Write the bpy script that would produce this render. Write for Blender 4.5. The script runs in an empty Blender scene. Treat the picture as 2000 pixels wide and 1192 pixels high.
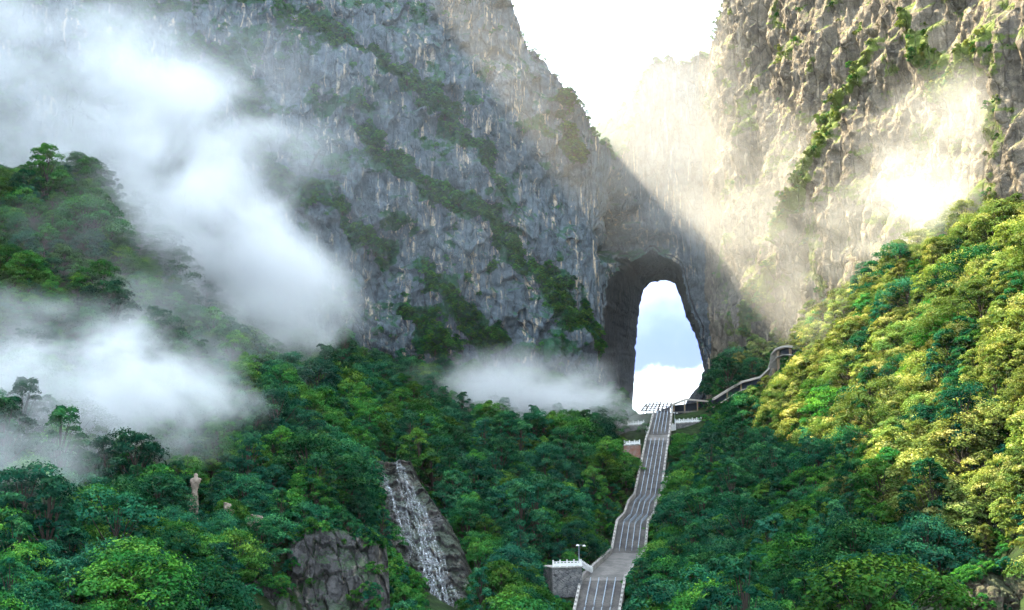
import bpy, math, random
import numpy as np
from mathutils import Vector

random.seed(7)
RNG = np.random.default_rng(11)
scene = bpy.context.scene
COL = scene.collection

# ------------------------------------------------------------------ camera
F = 2400.0                      # focal length in pixels of the 2000 px wide frame
HZ = 950.0                      # image row of the horizon
PITCH = math.atan((HZ - 596.0) / F)
cam_d = bpy.data.cameras.new('camera')
cam_d.sensor_width = 36.0
cam_d.lens = 36.0 * F / 2000.0
cam_d.clip_start = 1.0
cam_d.clip_end = 6000.0
cam = bpy.data.objects.new('camera', cam_d)
cam.location = (0, 0, 0)
cam.rotation_euler = (math.pi / 2 + PITCH, 0, 0)
COL.objects.link(cam)
scene.camera = cam

# ------------------------------------------------------------------ sun, sky
SUN = Vector((-0.50, 0.42, 0.76)).normalized()      # towards the sun
SUN_EL = math.asin(SUN.z)
SUN_AZ = math.atan2(SUN.x, SUN.y)                   # clockwise from +Y
sun_d = bpy.data.lights.new('sun', 'SUN')
sun_d.energy = 5.0
sun_d.angle = math.radians(0.5)
sun_d.color = (1.0, 0.84, 0.56)
sun = bpy.data.objects.new('sun', sun_d)
sun.rotation_euler = (-SUN).to_track_quat('-Z', 'Y').to_euler()
sun.location = (-300, 300, 500)
COL.objects.link(sun)

world = bpy.data.worlds.new('World')
scene.world = world
world.use_nodes = True
wn, wl = world.node_tree.nodes, world.node_tree.links
wn.clear()
w_out = wn.new('ShaderNodeOutputWorld')
world.cycles.sampling_method = 'MANUAL'
world.cycles.sample_map_resolution = 256
w_bg = wn.new('ShaderNodeBackground')
w_bg.inputs['Strength'].default_value = 0.066
sky = wn.new('ShaderNodeTexSky')
sky.sky_type = 'NISHITA'
sky.sun_disc = False
sky.sun_elevation = SUN_EL
sky.sun_rotation = SUN_AZ
sky.air_density = 1.0
sky.dust_density = 1.2
sky.ozone_density = 1.5
# clouds: a low bank along the horizon, a broken middle and a high white veil
w_tc = wn.new('ShaderNodeTexCoord')
w_sep = wn.new('ShaderNodeSeparateXYZ')
wl.new(w_tc.outputs['Generated'], w_sep.inputs[0])
w_noise = wn.new('ShaderNodeTexNoise')
w_noise.inputs['Scale'].default_value = 7.0
w_noise.inputs['Detail'].default_value = 9.0
w_noise.inputs['Roughness'].default_value = 0.55
wl.new(w_tc.outputs['Generated'], w_noise.inputs['Vector'])
def wmath(op, a, b=None, c=None, clamp=False):
    n = wn.new('ShaderNodeMath'); n.operation = op; n.use_clamp = clamp
    for i, v in enumerate((a, b, c)):
        if v is None: continue
        if isinstance(v, (int, float)): n.inputs[i].default_value = v
        else: wl.new(v, n.inputs[i])
    return n.outputs[0]
def wramp(x, lo, hi):
    n = wn.new('ShaderNodeMapRange'); n.interpolation_type = 'SMOOTHSTEP'
    n.inputs['From Min'].default_value = lo; n.inputs['From Max'].default_value = hi
    wl.new(x, n.inputs['Value']); return n.outputs[0]
el = w_sep.outputs['Z']
wob = wmath('MULTIPLY_ADD', w_noise.outputs['Fac'], 0.10, -0.05)
elw = wmath('ADD', el, wob)
low = wmath('SUBTRACT', 1.0, wramp(elw, 0.086, 0.094))
wob2 = wmath('MULTIPLY_ADD', w_noise.outputs['Fac'], 0.16, -0.08)
high = wramp(wmath('ADD', el, wob2), 0.095, 0.235)
cloud = wmath('MAXIMUM', low, high, clamp=True)
w_mix = wn.new('ShaderNodeMixRGB')
wl.new(cloud, w_mix.inputs['Fac'])
w_tint = wn.new('ShaderNodeMixRGB'); w_tint.blend_type = 'MULTIPLY'; w_tint.inputs['Fac'].default_value = 1.0
w_tint.inputs['Color2'].default_value = (0.33, 0.36, 0.80, 1)
wl.new(sky.outputs[0], w_tint.inputs['Color1'])
wl.new(w_tint.outputs[0], w_mix.inputs['Color1'])
w_mix.inputs['Color2'].default_value = (8.4, 9.9, 11.4, 1)
w_gnd = wn.new('ShaderNodeMixRGB')                     # land and far hills below the horizon
wl.new(wramp(el, -0.03, 0.02), w_gnd.inputs['Fac'])
w_gnd.inputs['Color1'].default_value = (0.9, 1.25, 1.2, 1)
wl.new(w_mix.outputs[0], w_gnd.inputs['Color2'])
wl.new(w_gnd.outputs[0], w_bg.inputs['Color'])
wl.new(w_bg.outputs[0], w_out.inputs['Surface'])

scene.view_settings.view_transform = 'Standard'
scene.view_settings.look = 'None'
scene.view_settings.exposure = 2.6
scene.view_settings.gamma = 1.0
scene.view_settings.use_curve_mapping = False
cy = scene.cycles
cy.use_denoising = True
cy.max_bounces = 5
cy.diffuse_bounces = 1
cy.glossy_bounces = 1
cy.transmission_bounces = 2
cy.transparent_max_bounces = 6
cy.volume_bounces = 3
cy.volume_step_rate = 1.8
cy.volume_max_steps = 64
cy.sample_clamp_indirect = 4.0
cy.use_adaptive_sampling = True
cy.adaptive_threshold = 0.045

# ------------------------------------------------------------------ numeric helpers
CP, SP = math.cos(PITCH), math.sin(PITCH)
def ray(px, py):
    v = (596.0 - py) / F
    return (px - 1000.0) / F, CP - SP * v, SP + CP * v
def W(px, py, Y):
    x, y, z = ray(px, py)
    return np.array((x * Y / y, Y, z * Y / y))
def proj(p):
    p = np.asarray(p, float)
    x, y, z = p[..., 0], p[..., 1], p[..., 2]
    f = y * CP + z * SP
    u = -y * SP + z * CP
    return 1000 + F * x / f, 596 - F * u / f
def sstep(a, b, x):
    t = np.clip((x - a) / (b - a), 0, 1)
    return t * t * (3 - 2 * t)
_P = {}
def _perm(seed):
    if seed not in _P:
        r = np.random.default_rng(seed)
        _P[seed] = (r.permutation(1024), r.uniform(0, 2 * np.pi, 1024), r.random((1024, 3)))
    return _P[seed]
def _hash(i, j, seed):
    p = _perm(seed)[0]
    return p[(p[i & 1023] + j) & 1023]
def perlin(x, y, seed=0):
    x = np.asarray(x, float); y = np.asarray(y, float)
    i = np.floor(x).astype(int); j = np.floor(y).astype(int)
    fx, fy = x - i, y - j
    a = _perm(seed)[1]
    def g(di, dj):
        t = a[_hash(i + di, j + dj, seed)]
        return np.cos(t) * (fx - di) + np.sin(t) * (fy - dj)
    u = fx * fx * fx * (fx * (fx * 6 - 15) + 10); v = fy * fy * fy * (fy * (fy * 6 - 15) + 10)
    return 1.5 * ((g(0, 0) * (1 - u) + g(1, 0) * u) * (1 - v) + (g(0, 1) * (1 - u) + g(1, 1) * u) * v)
def fbm(x, y, seed=0, o=5, r=0.5, l=2.03):
    s, a = 0, 1.0
    for k in range(o):
        s = s + a * perlin(x * l ** k, y * l ** k, seed + k); a *= r
    return s
def ridged(x, y, seed=0, o=4, r=0.5):
    s, a = 0, 1.0
    for k in range(o):
        s = s + a * (1 - 2 * np.abs(perlin(x * 2.1 ** k, y * 2.1 ** k, seed + k))); a *= r
    return s
def worley(x, y, seed=0, cheb=False):
    """nearest-cell random value, second random, F2-F1"""
    i = np.floor(x).astype(int); j = np.floor(y).astype(int)
    rnd = _perm(seed)[2]
    d1 = np.full(x.shape, 9.0); d2 = np.full(x.shape, 9.0); c = np.zeros(x.shape); tx = np.zeros(x.shape)
    for di in (-1, 0, 1):
        for dj in (-1, 0, 1):
            h = rnd[_hash(i + di, j + dj, seed)]
            ex = i + di + h[..., 0] - x; ey = j + dj + h[..., 1] - y
            d = np.maximum(np.abs(ex), np.abs(ey)) if cheb else np.hypot(ex, ey)
            n = d < d1
            d2 = np.where(n, d1, np.minimum(d2, d))
            c = np.where(n, h[..., 2], c)
            tx = np.where(n, ex * (h[..., 0] - .5) * 2 + ey * (h[..., 1] - .5) * 2, tx)
            d1 = np.where(n, d, d1)
    return c, tx, d2 - d1

# ------------------------------------------------------------------ mesh + object helpers
def mesh_np(name, verts, faces, mat=None, smooth=False, attrs=None):
    verts = np.asarray(verts, np.float32); faces = np.asarray(faces, np.int32)
    me = bpy.data.meshes.new(name)
    k = faces.shape[1]
    me.vertices.add(len(verts)); me.vertices.foreach_set('co', verts.ravel())
    me.loops.add(faces.size); me.loops.foreach_set('vertex_index', faces.ravel())
    me.polygons.add(len(faces)); me.polygons.foreach_set('loop_start', np.arange(0, faces.size, k, dtype=np.int32))
    if smooth: me.polygons.foreach_set('use_smooth', np.ones(len(faces), bool))
    if attrs:
        for an, av in attrs.items():
            a = me.attributes.new(an, 'FLOAT', 'POINT'); a.data.foreach_set('value', np.asarray(av, np.float32).ravel())
    me.update(calc_edges=True)
    if mat: me.materials.append(mat)
    return me
def link(name, data, parent=None, label=None, cat=None, group=None, kind=None, loc=None):
    o = bpy.data.objects.new(name, data); COL.objects.link(o)
    if parent is not None: o.parent = parent
    if loc is not None: o.location = loc
    if label: o['label'] = label
    if cat: o['category'] = cat
    if group: o['group'] = group
    if kind: o['kind'] = kind
    return o
def grid_faces(nu, nv):
    a = np.arange(nu * nv).reshape(nv, nu)
    return np.stack((a[:-1, :-1], a[:-1, 1:], a[1:, 1:], a[1:, :-1]), -1).reshape(-1, 4)
class MB:
    """collects boxes, bars and strips into one quad mesh"""
    def __init__(s): s.v = []; s.f = []
    def add(s, v, f):
        n = len(s.v); s.v += [tuple(map(float, p)) for p in v]; s.f += [tuple(n + i for i in q) for q in f]
    def hexa(s, b, t):        # bottom ring, top ring of four points
        s.add(list(b) + list(t), [(3, 2, 1, 0), (4, 5, 6, 7), (0, 1, 5, 4), (1, 2, 6, 5), (2, 3, 7, 6), (3, 0, 4, 7)])
    def box(s, c, sx, sy, sz, ax=(1, 0, 0)):
        c = np.array(c, float); a = np.array(ax, float); a[2] = 0; a /= np.linalg.norm(a); b = np.array((-a[1], a[0], 0)); z = np.array((0, 0, 1.))
        r = [(-1, -1), (1, -1), (1, 1), (-1, 1)]
        s.hexa([c + a * i * sx / 2 + b * j * sy / 2 - z * sz / 2 for i, j in r], [c + a * i * sx / 2 + b * j * sy / 2 + z * sz / 2 for i, j in r])
    def bar(s, p, q, w, h=None):
        p = np.array(p, float); q = np.array(q, float); h = h or w
        d = q - p; d /= np.linalg.norm(d)
        up = np.array((0, 0, 1.)) if abs(d[2]) < .95 else np.array((0, 1., 0))
        a = np.cross(d, up); a /= np.linalg.norm(a); b = np.cross(a, d)
        r = [(-1, -1), (1, -1), (1, 1), (-1, 1)]
        s.hexa([p + a * i * w / 2 + b * j * h / 2 for i, j in r], [q + a * i * w / 2 + b * j * h / 2 for i, j in r])
    def build(s, name, mat, parent=None, bevel=0, **k):
        me = bpy.data.meshes.new(name); me.from_pydata(s.v, [], s.f); me.update(); me.materials.append(mat)
        o = link(name, me, parent, **k)
        return o
def empty(name, loc, label=None, cat=None, group=None):
    return link(name, None, None, label, cat, group, loc=tuple(map(float, loc)))
def part(mb, name, mat, root):
    """build a part whose points are world coordinates under a root Empty"""
    L = np.array(root.location)
    mb.v = [tuple(np.array(p) - L) for p in mb.v]
    return mb.build(name, mat, root)

# ------------------------------------------------------------------ materials
def new_mat(name):
    m = bpy.data.materials.new(name); m.use_nodes = True
    m.node_tree.nodes.clear()
    return m, m.node_tree.nodes, m.node_tree.links
class NB:
    def __init__(s, name):
        s.m, s.n, s.l = new_mat(name); s.out = s.n.new('ShaderNodeOutputMaterial')
    def set(s, sock, v):
        if hasattr(v, 'node'): s.l.new(v, sock)
        else: sock.default_value = v
    def math(s, op, a, b=0.0, clamp=False):
        n = s.n.new('ShaderNodeMath'); n.operation = op; n.use_clamp = clamp
        s.set(n.inputs[0], a); s.set(n.inputs[1], b); return n.outputs[0]
    def coord(s, scale=(1, 1, 1), rot=(0, 0, 0), out='Object', loc=(0, 0, 0)):
        t = s.n.new('ShaderNodeTexCoord'); m = s.n.new('ShaderNodeMapping')
        m.inputs['Scale'].default_value = scale; m.inputs['Rotation'].default_value = rot; m.inputs['Location'].default_value = loc
        s.l.new(t.outputs[out], m.inputs[0]); return m.outputs[0]
    def noise(s, vec, scale=1.0, detail=4.0, rough=0.55, dist=0.0, col=False):
        n = s.n.new('ShaderNodeTexNoise'); s.l.new(vec, n.inputs['Vector'])
        n.inputs['Scale'].default_value = scale; n.inputs['Detail'].default_value = detail; n.inputs['Roughness'].default_value = rough; n.inputs['Distortion'].default_value = dist
        return n.outputs['Color' if col else 'Fac']
    def voro(s, vec, scale=1.0, feat='DISTANCE_TO_EDGE'):
        n = s.n.new('ShaderNodeTexVoronoi'); n.feature = feat; s.l.new(vec, n.inputs['Vector']); n.inputs['Scale'].default_value = scale
        return n.outputs['Distance']
    def ramp(s, x, lo, hi, a=0.0, b=1.0):
        n = s.n.new('ShaderNodeMapRange'); n.interpolation_type = 'SMOOTHSTEP'
        s.l.new(x, n.inputs['Value']); n.inputs['From Min'].default_value = lo; n.inputs['From Max'].default_value = hi
        n.inputs['To Min'].default_value = a; n.inputs['To Max'].default_value = b; return n.outputs[0]
    def mix(s, f, a, b, mode='MIX'):
        n = s.n.new('ShaderNodeMixRGB'); n.blend_type = mode
        s.set(n.inputs[0], f)
        for i, c in ((1, a), (2, b)):
            s.set(n.inputs[i], c if hasattr(c, 'node') else (*c, 1.0))
        return n.outputs[0]
    def attr(s, name):
        n = s.n.new('ShaderNodeAttribute'); n.attribute_name = name; return n.outputs['Fac']
    def bump(s, h, strength=0.5, dist=0.3, normal=None):
        n = s.n.new('ShaderNodeBump'); s.l.new(h, n.inputs['Height']); n.inputs['Strength'].default_value = strength; n.inputs['Distance'].default_value = dist
        if normal is not None: s.l.new(normal, n.inputs['Normal'])
        return n.outputs[0]
    def principled(s, col, rough=0.85, normal=None, spec=0.3, metal=0.0):
        p = s.n.new('ShaderNodeBsdfPrincipled'); s.set(p.inputs['Base Color'], col if hasattr(col, 'node') else (*col, 1.0)); s.set(p.inputs['Roughness'], rough)
        p.inputs['Specular IOR Level'].default_value = spec; p.inputs['Metallic'].default_value = metal
        if normal is not None: s.l.new(normal, p.inputs['Normal'])
        s.l.new(p.outputs[0], s.out.inputs['Surface']); return p

def rock_material(name, base, dark, pale, moss, streak=1.0, wet=0.0, moss_amt=1.0):
    b = NB(name)
    v = b.coord((1, 1, 1))
    sv = b.coord((0.55, 0.55, 0.055), (0, 0.22, 0))            # tall streaks
    sv2 = b.coord((0.16, 0.16, 0.03), (0, 0.2, 0))
    big = b.noise(v, 0.035, 4)
    mid = b.noise(v, 0.33, 7, 0.62)
    st = b.noise(sv, 1.0, 6, 0.6, 0.6)
    st2 = b.noise(sv2, 1.0, 4, 0.55, 0.4)
    fine = b.noise(v, 2.1, 4, 0.6)
    c = b.mix(b.ramp(mid, 0.34, 0.68), dark, base)
    c = b.mix(b.ramp(big, 0.35, 0.7, 0.0, 0.55), c, tuple(x * 1.25 for x in base))
    c = b.mix(b.ramp(st, 0.48, 0.3, 0.0, 0.6), c, tuple(x * 0.55 for x in dark))
    zone = b.ramp(st2, 0.43, 0.58)
    c = b.mix(b.math('MULTIPLY', b.ramp(st, 0.52, 0.66), zone), c, pale)
    c = b.mix(b.ramp(fine, 0.3, 0.7, 0.0, 0.35), c, tuple(x * 0.6 for x in dark))
    # plants and moss on ledges: the mesh carries where growth sits
    veg = b.math('MULTIPLY', b.attr('veg'), moss_amt)
    geo = b.n.new('ShaderNodeNewGeometry'); sp = b.n.new('ShaderNodeSeparateXYZ'); b.l.new(geo.outputs['Normal'], sp.inputs[0])
    up = b.ramp(sp.outputs['Z'], 0.30, 0.62)
    up = b.math('MULTIPLY', up, b.ramp(b.noise(v, 0.12, 3), 0.36, 0.56))
    vn = b.ramp(b.math('ADD', b.noise(v, 0.5, 5, 0.65), veg), 0.86, 1.1)
    m = b.math('MAXIMUM', b.math('MULTIPLY', up, moss_amt), vn, clamp=True)
    mc = b.mix(b.noise(v, 0.9, 4), moss, tuple(x * 2.2 for x in moss))
    c = b.mix(m, c, mc)
    h = b.math('ADD', b.math('MULTIPLY', mid, 1.0), b.math('MULTIPLY', fine, 0.35))
    h = b.math('ADD', h, b.math('MULTIPLY', st, 0.8))
    crack = b.voro(b.mix(0.3, b.coord((0.34, 0.34, 0.09), (0, 0.35, 0)), b.noise(v, 0.35, 4, col=True)), 1.0)
    h = b.math('ADD', h, b.ramp(crack, 0.0, 0.09, -0.5, 0.0))
    c = b.mix(b.ramp(crack, 0.0, 0.05, 0.4 * streak, 0.0), c, tuple(x * 0.35 for x in dark))
    nrm = b.bump(h, 1.0, 1.0)
    b.principled(c, 0.9 - 0.5 * wet, nrm, 0.25 + 0.3 * wet)
    return b.m
def leaf_material(name, c_dark, c_mid, c_light):
    b = NB(name)
    t = b.attr('tint')
    oi = b.n.new('ShaderNodeObjectInfo')
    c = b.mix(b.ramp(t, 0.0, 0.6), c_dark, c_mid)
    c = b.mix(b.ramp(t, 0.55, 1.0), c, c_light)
    c = b.mix(b.ramp(oi.outputs['Random'], 0.0, 1.0, 0.0, 0.4), c, tuple(a * f for a, f in zip(c_mid, (0.55, 0.80, 1.25))), 'MIX')
    hs = b.n.new('ShaderNodeHueSaturation')
    b.l.new(c, hs.inputs['Color']); b.l.new(b.ramp(b.math('FRACT', b.math('MULTIPLY', oi.outputs['Random'], 7.13)), 0, 1, 0.65, 1.4), hs.inputs['Value'])
    b.l.new(b.ramp(b.math('FRACT', b.math('MULTIPLY', oi.outputs['Random'], 13.7)), 0, 1, 0.48, 0.52), hs.inputs['Hue'])
    d = b.n.new('ShaderNodeBsdfDiffuse'); tr = b.n.new('ShaderNodeBsdfTranslucent')
    b.l.new(hs.outputs[0], d.inputs[0])
    tc = b.mix(0.6, hs.outputs[0], (1.0, 1.0, 0.25), 'MULTIPLY'); b.l.new(tc, tr.inputs[0])
    m1 = b.n.new('ShaderNodeMixShader'); m1.inputs[0].default_value = 0.24; b.l.new(d.outputs[0], m1.inputs[1]); b.l.new(tr.outputs[0], m1.inputs[2])
    b.l.new(m1.outputs[0], b.out.inputs['Surface'])
    return b.m
def stone_material(name, c1, c2, scale=0.6, blocks=None, rough=0.85):
    b = NB(name); v = b.coord()
    n = b.noise(v, scale, 6, 0.6); f = b.noise(v, scale * 7, 4)
    c = b.mix(b.ramp(n, 0.35, 0.65), c1, c2)
    c = b.mix(b.ramp(f, 0.35, 0.75, 0, 0.4), c, tuple(x * 0.6 for x in c1))
    h = b.math('ADD', n, b.math('MULTIPLY', f, 0.4))
    if blocks:
        e = b.voro(b.coord(blocks), 1.0); j = b.ramp(e, 0.0, 0.08)
        c = b.mix(j, tuple(x * 0.35 for x in c1), c); h = b.math('ADD', h, j)
    b.principled(c, rough, b.bump(h, 0.6, 0.15), 0.25)
    return b.m
M = {}
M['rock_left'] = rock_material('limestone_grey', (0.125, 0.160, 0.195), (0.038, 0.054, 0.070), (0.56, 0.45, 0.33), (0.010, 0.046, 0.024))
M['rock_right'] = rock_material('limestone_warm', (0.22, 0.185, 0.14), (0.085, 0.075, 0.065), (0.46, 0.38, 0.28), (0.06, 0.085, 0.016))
M['rock_wet'] = rock_material('wet_rock', (0.055, 0.050, 0.050), (0.020, 0.019, 0.022), (0.16, 0.12, 0.10), (0.010, 0.030, 0.008), wet=0.7, moss_amt=0.5)
M['rock_block'] = rock_material('blocky_rock', (0.095, 0.092, 0.092), (0.030, 0.030, 0.032), (0.26, 0.225, 0.19), (0.012, 0.035, 0.010), moss_amt=0.7)
M['rock_brown'] = rock_material('brown_rock', (0.11, 0.085, 0.065), (0.04, 0.034, 0.03), (0.24, 0.19, 0.14), (0.012, 0.030, 0.008), moss_amt=0.6)
M['rock_cave'] = rock_material('shaded_cave_rock', (0.034, 0.044, 0.060), (0.014, 0.019, 0.027), (0.085, 0.085, 0.09), (0.010, 0.03, 0.012), moss_amt=0.2)  # cave shade painted into the colour, on top of dark staining
M['rock_tan'] = rock_material('tan_rock', (0.34, 0.27, 0.215), (0.17, 0.14, 0.11), (0.46, 0.38, 0.31), (0.02, 0.04, 0.012), moss_amt=0.2)
b = NB('forest_floor'); v = b.coord()
b.principled(b.mix(b.ramp(b.noise(v, 0.4, 5), 0.35, 0.65), (0.010, 0.020, 0.008), (0.020, 0.040, 0.012)), 0.95, b.bump(b.noise(v, 0.8, 6), 0.8, 0.6), 0.1)
M['soil'] = b.m
M['leaf_a'] = leaf_material('leaf_deep_green', (0.006, 0.045, 0.026), (0.016, 0.095, 0.045), (0.060, 0.21, 0.065))
M['leaf_b'] = leaf_material('leaf_fresh_green', (0.012, 0.070, 0.018), (0.036, 0.15, 0.026), (0.12, 0.28, 0.035))
M['leaf_sunlit'] = leaf_material('leaf_sunlit_yellow', (0.038, 0.082, 0.016), (0.16, 0.215, 0.045), (0.50, 0.48, 0.18))  # warm sunlight put into the leaf colour
b = NB('bark'); b.principled(b.mix(b.noise(b.coord((1, 1, .2)), 4, 4), (0.022, 0.018, 0.014), (0.06, 0.05, 0.04)), 0.9); M['bark'] = b.m
M['step'] = stone_material('step_stone', (0.095, 0.090, 0.088), (0.18, 0.165, 0.155), 0.22)
M['parapet'] = stone_material('parapet_stone', (0.27, 0.255, 0.24), (0.38, 0.355, 0.33), 0.5)
M['marble'] = stone_material('white_marble', (0.70, 0.70, 0.70), (0.82, 0.81, 0.80), 0.8)
M['masonry'] = stone_material('masonry', (0.085, 0.09, 0.095), (0.21, 0.20, 0.195), 0.5, blocks=(0.9, 0.9, 1.6))
M['brickish'] = stone_material('brick_wall', (0.30, 0.14, 0.10), (0.34, 0.27, 0.24), 0.5, blocks=(1.2, 1.2, 2.0))
M['walk'] = stone_material('walkway_concrete', (0.34, 0.31, 0.27), (0.44, 0.40, 0.35), 0.4)
b = NB('rail_steel'); b.principled((0.26, 0.31, 0.37), 0.45, None, 0.5, 0.5); M['steel'] = b.m
b = NB('dark_steel'); b.principled(b.mix(b.noise(b.coord(), 0.8, 4), (0.035, 0.028, 0.025), (0.09, 0.065, 0.055)), 0.6, None, 0.4, 0.3); M['dark_steel'] = b.m
b = NB('timber_post'); b.principled(b.mix(b.noise(b.coord((2, 2, .3)), 1.5, 4), (0.16, 0.11, 0.07), (0.27, 0.20, 0.13)), 0.8); M['timber'] = b.m
b = NB('roof_plate_shadow'); b.principled((0.03, 0.04, 0.06), 0.8); M['dark_panel'] = b.m  # dark roof plate; on back walls it paints the shade beneath roofs

# ------------------------------------------------------------------ the mountain wall (one long curtain in plan)
PLAN = np.array([(-560, 60), (-500, 200), (-420, 300), (-300, 385), (-190, 440), (-100, 478), (-30, 512), (22, 533), (38, 542), (44, 552), (57, 592), (62, 600), (75, 603), (90, 600), (97, 590),  # unseen far-left stretch added to shade the left foreground
                 (101, 560), (110, 520), (122, 480), (134, 430), (146, 370), (160, 300), (172, 210), (185, 110)], float)
seg = np.r_[0, np.cumsum(np.hypot(*np.diff(PLAN, axis=0).T))]
sd_ = np.arange(0, seg[-1], 1.0)
cx = np.interp(sd_, seg, PLAN[:, 0]); cyy = np.interp(sd_, seg, PLAN[:, 1])
ker = np.hanning(13); ker /= ker.sum()
def smooth1(a):
    p = np.r_[a[0] + (a[0] - a[6:0:-1]), a, a[-1] + (a[-1] - a[-2:-8:-1])]
    return np.convolve(p, ker, 'valid')
cx, cyy = smooth1(cx), smooth1(cyy)
tx_, ty_ = np.gradient(cx), np.gradient(cyy)
for _ in range(3): tx_, ty_ = smooth1(tx_), smooth1(ty_)
tl = np.hypot(tx_, ty_); NX, NY = ty_ / tl, -tx_ / tl
S_OF_PX = lambda x: None
# key stations along the plan
def s_at(x, y):
    return sd_[np.argmin(np.hypot(cx - x, cyy - y))]
S_L0, S_C, S_B0, S_B1, S_R = s_at(-190, 440), s_at(40, 545), s_at(60, 598), s_at(93, 597), s_at(146, 370)
def crest_px(px, py, Y): return W(px, py, Y)[2]
_lx = [-300, -230, -206, -174, -137, -107, -89, -65, -50, -36, -25]
_pl = PLAN[PLAN[:, 0] < 30]
CREST_S = [0, s_at(-420, 300)] + [s_at(x_, np.interp(x_, _pl[:, 0], _pl[:, 1])) for x_ in _lx] + [s_at(-5, 522), s_at(5, 526), s_at(12, 529), s_at(20, 532), s_at(27, 536), s_at(34, 540), s_at(42, 549),
           s_at(50, 571), s_at(57, 590), s_at(60, 598), s_at(66, 602), s_at(74, 603), s_at(84, 602), s_at(92, 598), s_at(97, 588), s_at(99, 575), s_at(101, 560), s_at(104, 545), s_at(110, 520), s_at(122, 480), s_at(146, 370), s_at(160, 300), sd_[-1]]
CREST_Z = [535, 535, 535, 508, 476, 424, 378, 336, 303, 262, 240, 228, 226, 228, 222, 202, 187, 180, 168, 156, 156, 166, 186, 207, 216, 215, 213, 214, 222, 232, 262, 290, 300, 260, 200, 120]  # unseen left crest heights shaped to place the shadow edge on the right slope
def crest(s): return np.interp(s, CREST_S, CREST_Z)
def lean(s): return np.interp(s, [0, S_L0, s_at(-100, 478), s_at(0, 524), S_C, S_B0, S_B1, s_at(110, 520), sd_[-1]], [.08, .16, .18, .1, .03, .0, .0, .07, .25])

# ledges with growth, as lines on the face (given where they show in the frame)
BANDS = [([(400, -40), (560, 35), (700, 110), (830, 175), (890, 250), (950, 330), (1005, 400)], 26, 7.0),
         ([(640, 205), (700, 270), (760, 320), (825, 372), (890, 410), (960, 432), (1005, 495), (1060, 560), (1130, 655), (1195, 745)], 22, 6.0),
         ([(560, 365), (640, 410), (700, 468), (765, 530)], 24, 5.0),
         ([(800, 500), (850, 570), (930, 640), (985, 690)], 24, 5.0),
         ([(760, 600), (820, 640), (900, 690)], 30, 5.0),
         ([(330, 60), (430, 130), (480, 200), (500, 300), (570, 380)], 34, 6.0),
         ([(0, 120), (150, 160), (300, 250), (420, 330)], 40, 7.0),
         ([(1070, 185), (1100, 240), (1130, 320)], 22, 3.0),
         ([(1030, 510), (1090, 590), (1150, 690)], 34, 3.0)]
BANDS_R = [([(1830, 40), (1850, 110), (1870, 180)], 20, 4.0), ([(1990, 60), (1920, 130), (1900, 190)], 18, 3.0), ([(1560, 470), (1600, 400), (1680, 200), (1740, 90)], 12, 5.0), ([(1480, 640), (1540, 520)], 14, 3.0)]
def band_dist(px, py, pts):
    """signed distance (px) to a polyline, + on its lower-left side, and fraction along"""
    best = np.full(px.shape, 1e9); sg = np.zeros(px.shape); fr = np.zeros(px.shape)
    n = len(pts) - 1
    for k in range(n):
        (x0, y0), (x1, y1) = pts[k], pts[k + 1]
        dx, dy = x1 - x0, y1 - y0; L2 = dx * dx + dy * dy
        t = ((px - x0) * dx + (py - y0) * dy) / L2
        tc = np.clip(t, 0, 1)
        d = np.hypot(px - x0 - tc * dx, py - y0 - tc * dy)
        cr = (dx * (py - y0) - dy * (px - x0)) / math.sqrt(L2)
        m = d < best
        best = np.where(m, d, best); sg = np.where(m, np.sign(cr), sg); fr = np.where(m, (k + t) / n, fr)
    return best, sg, fr

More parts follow.
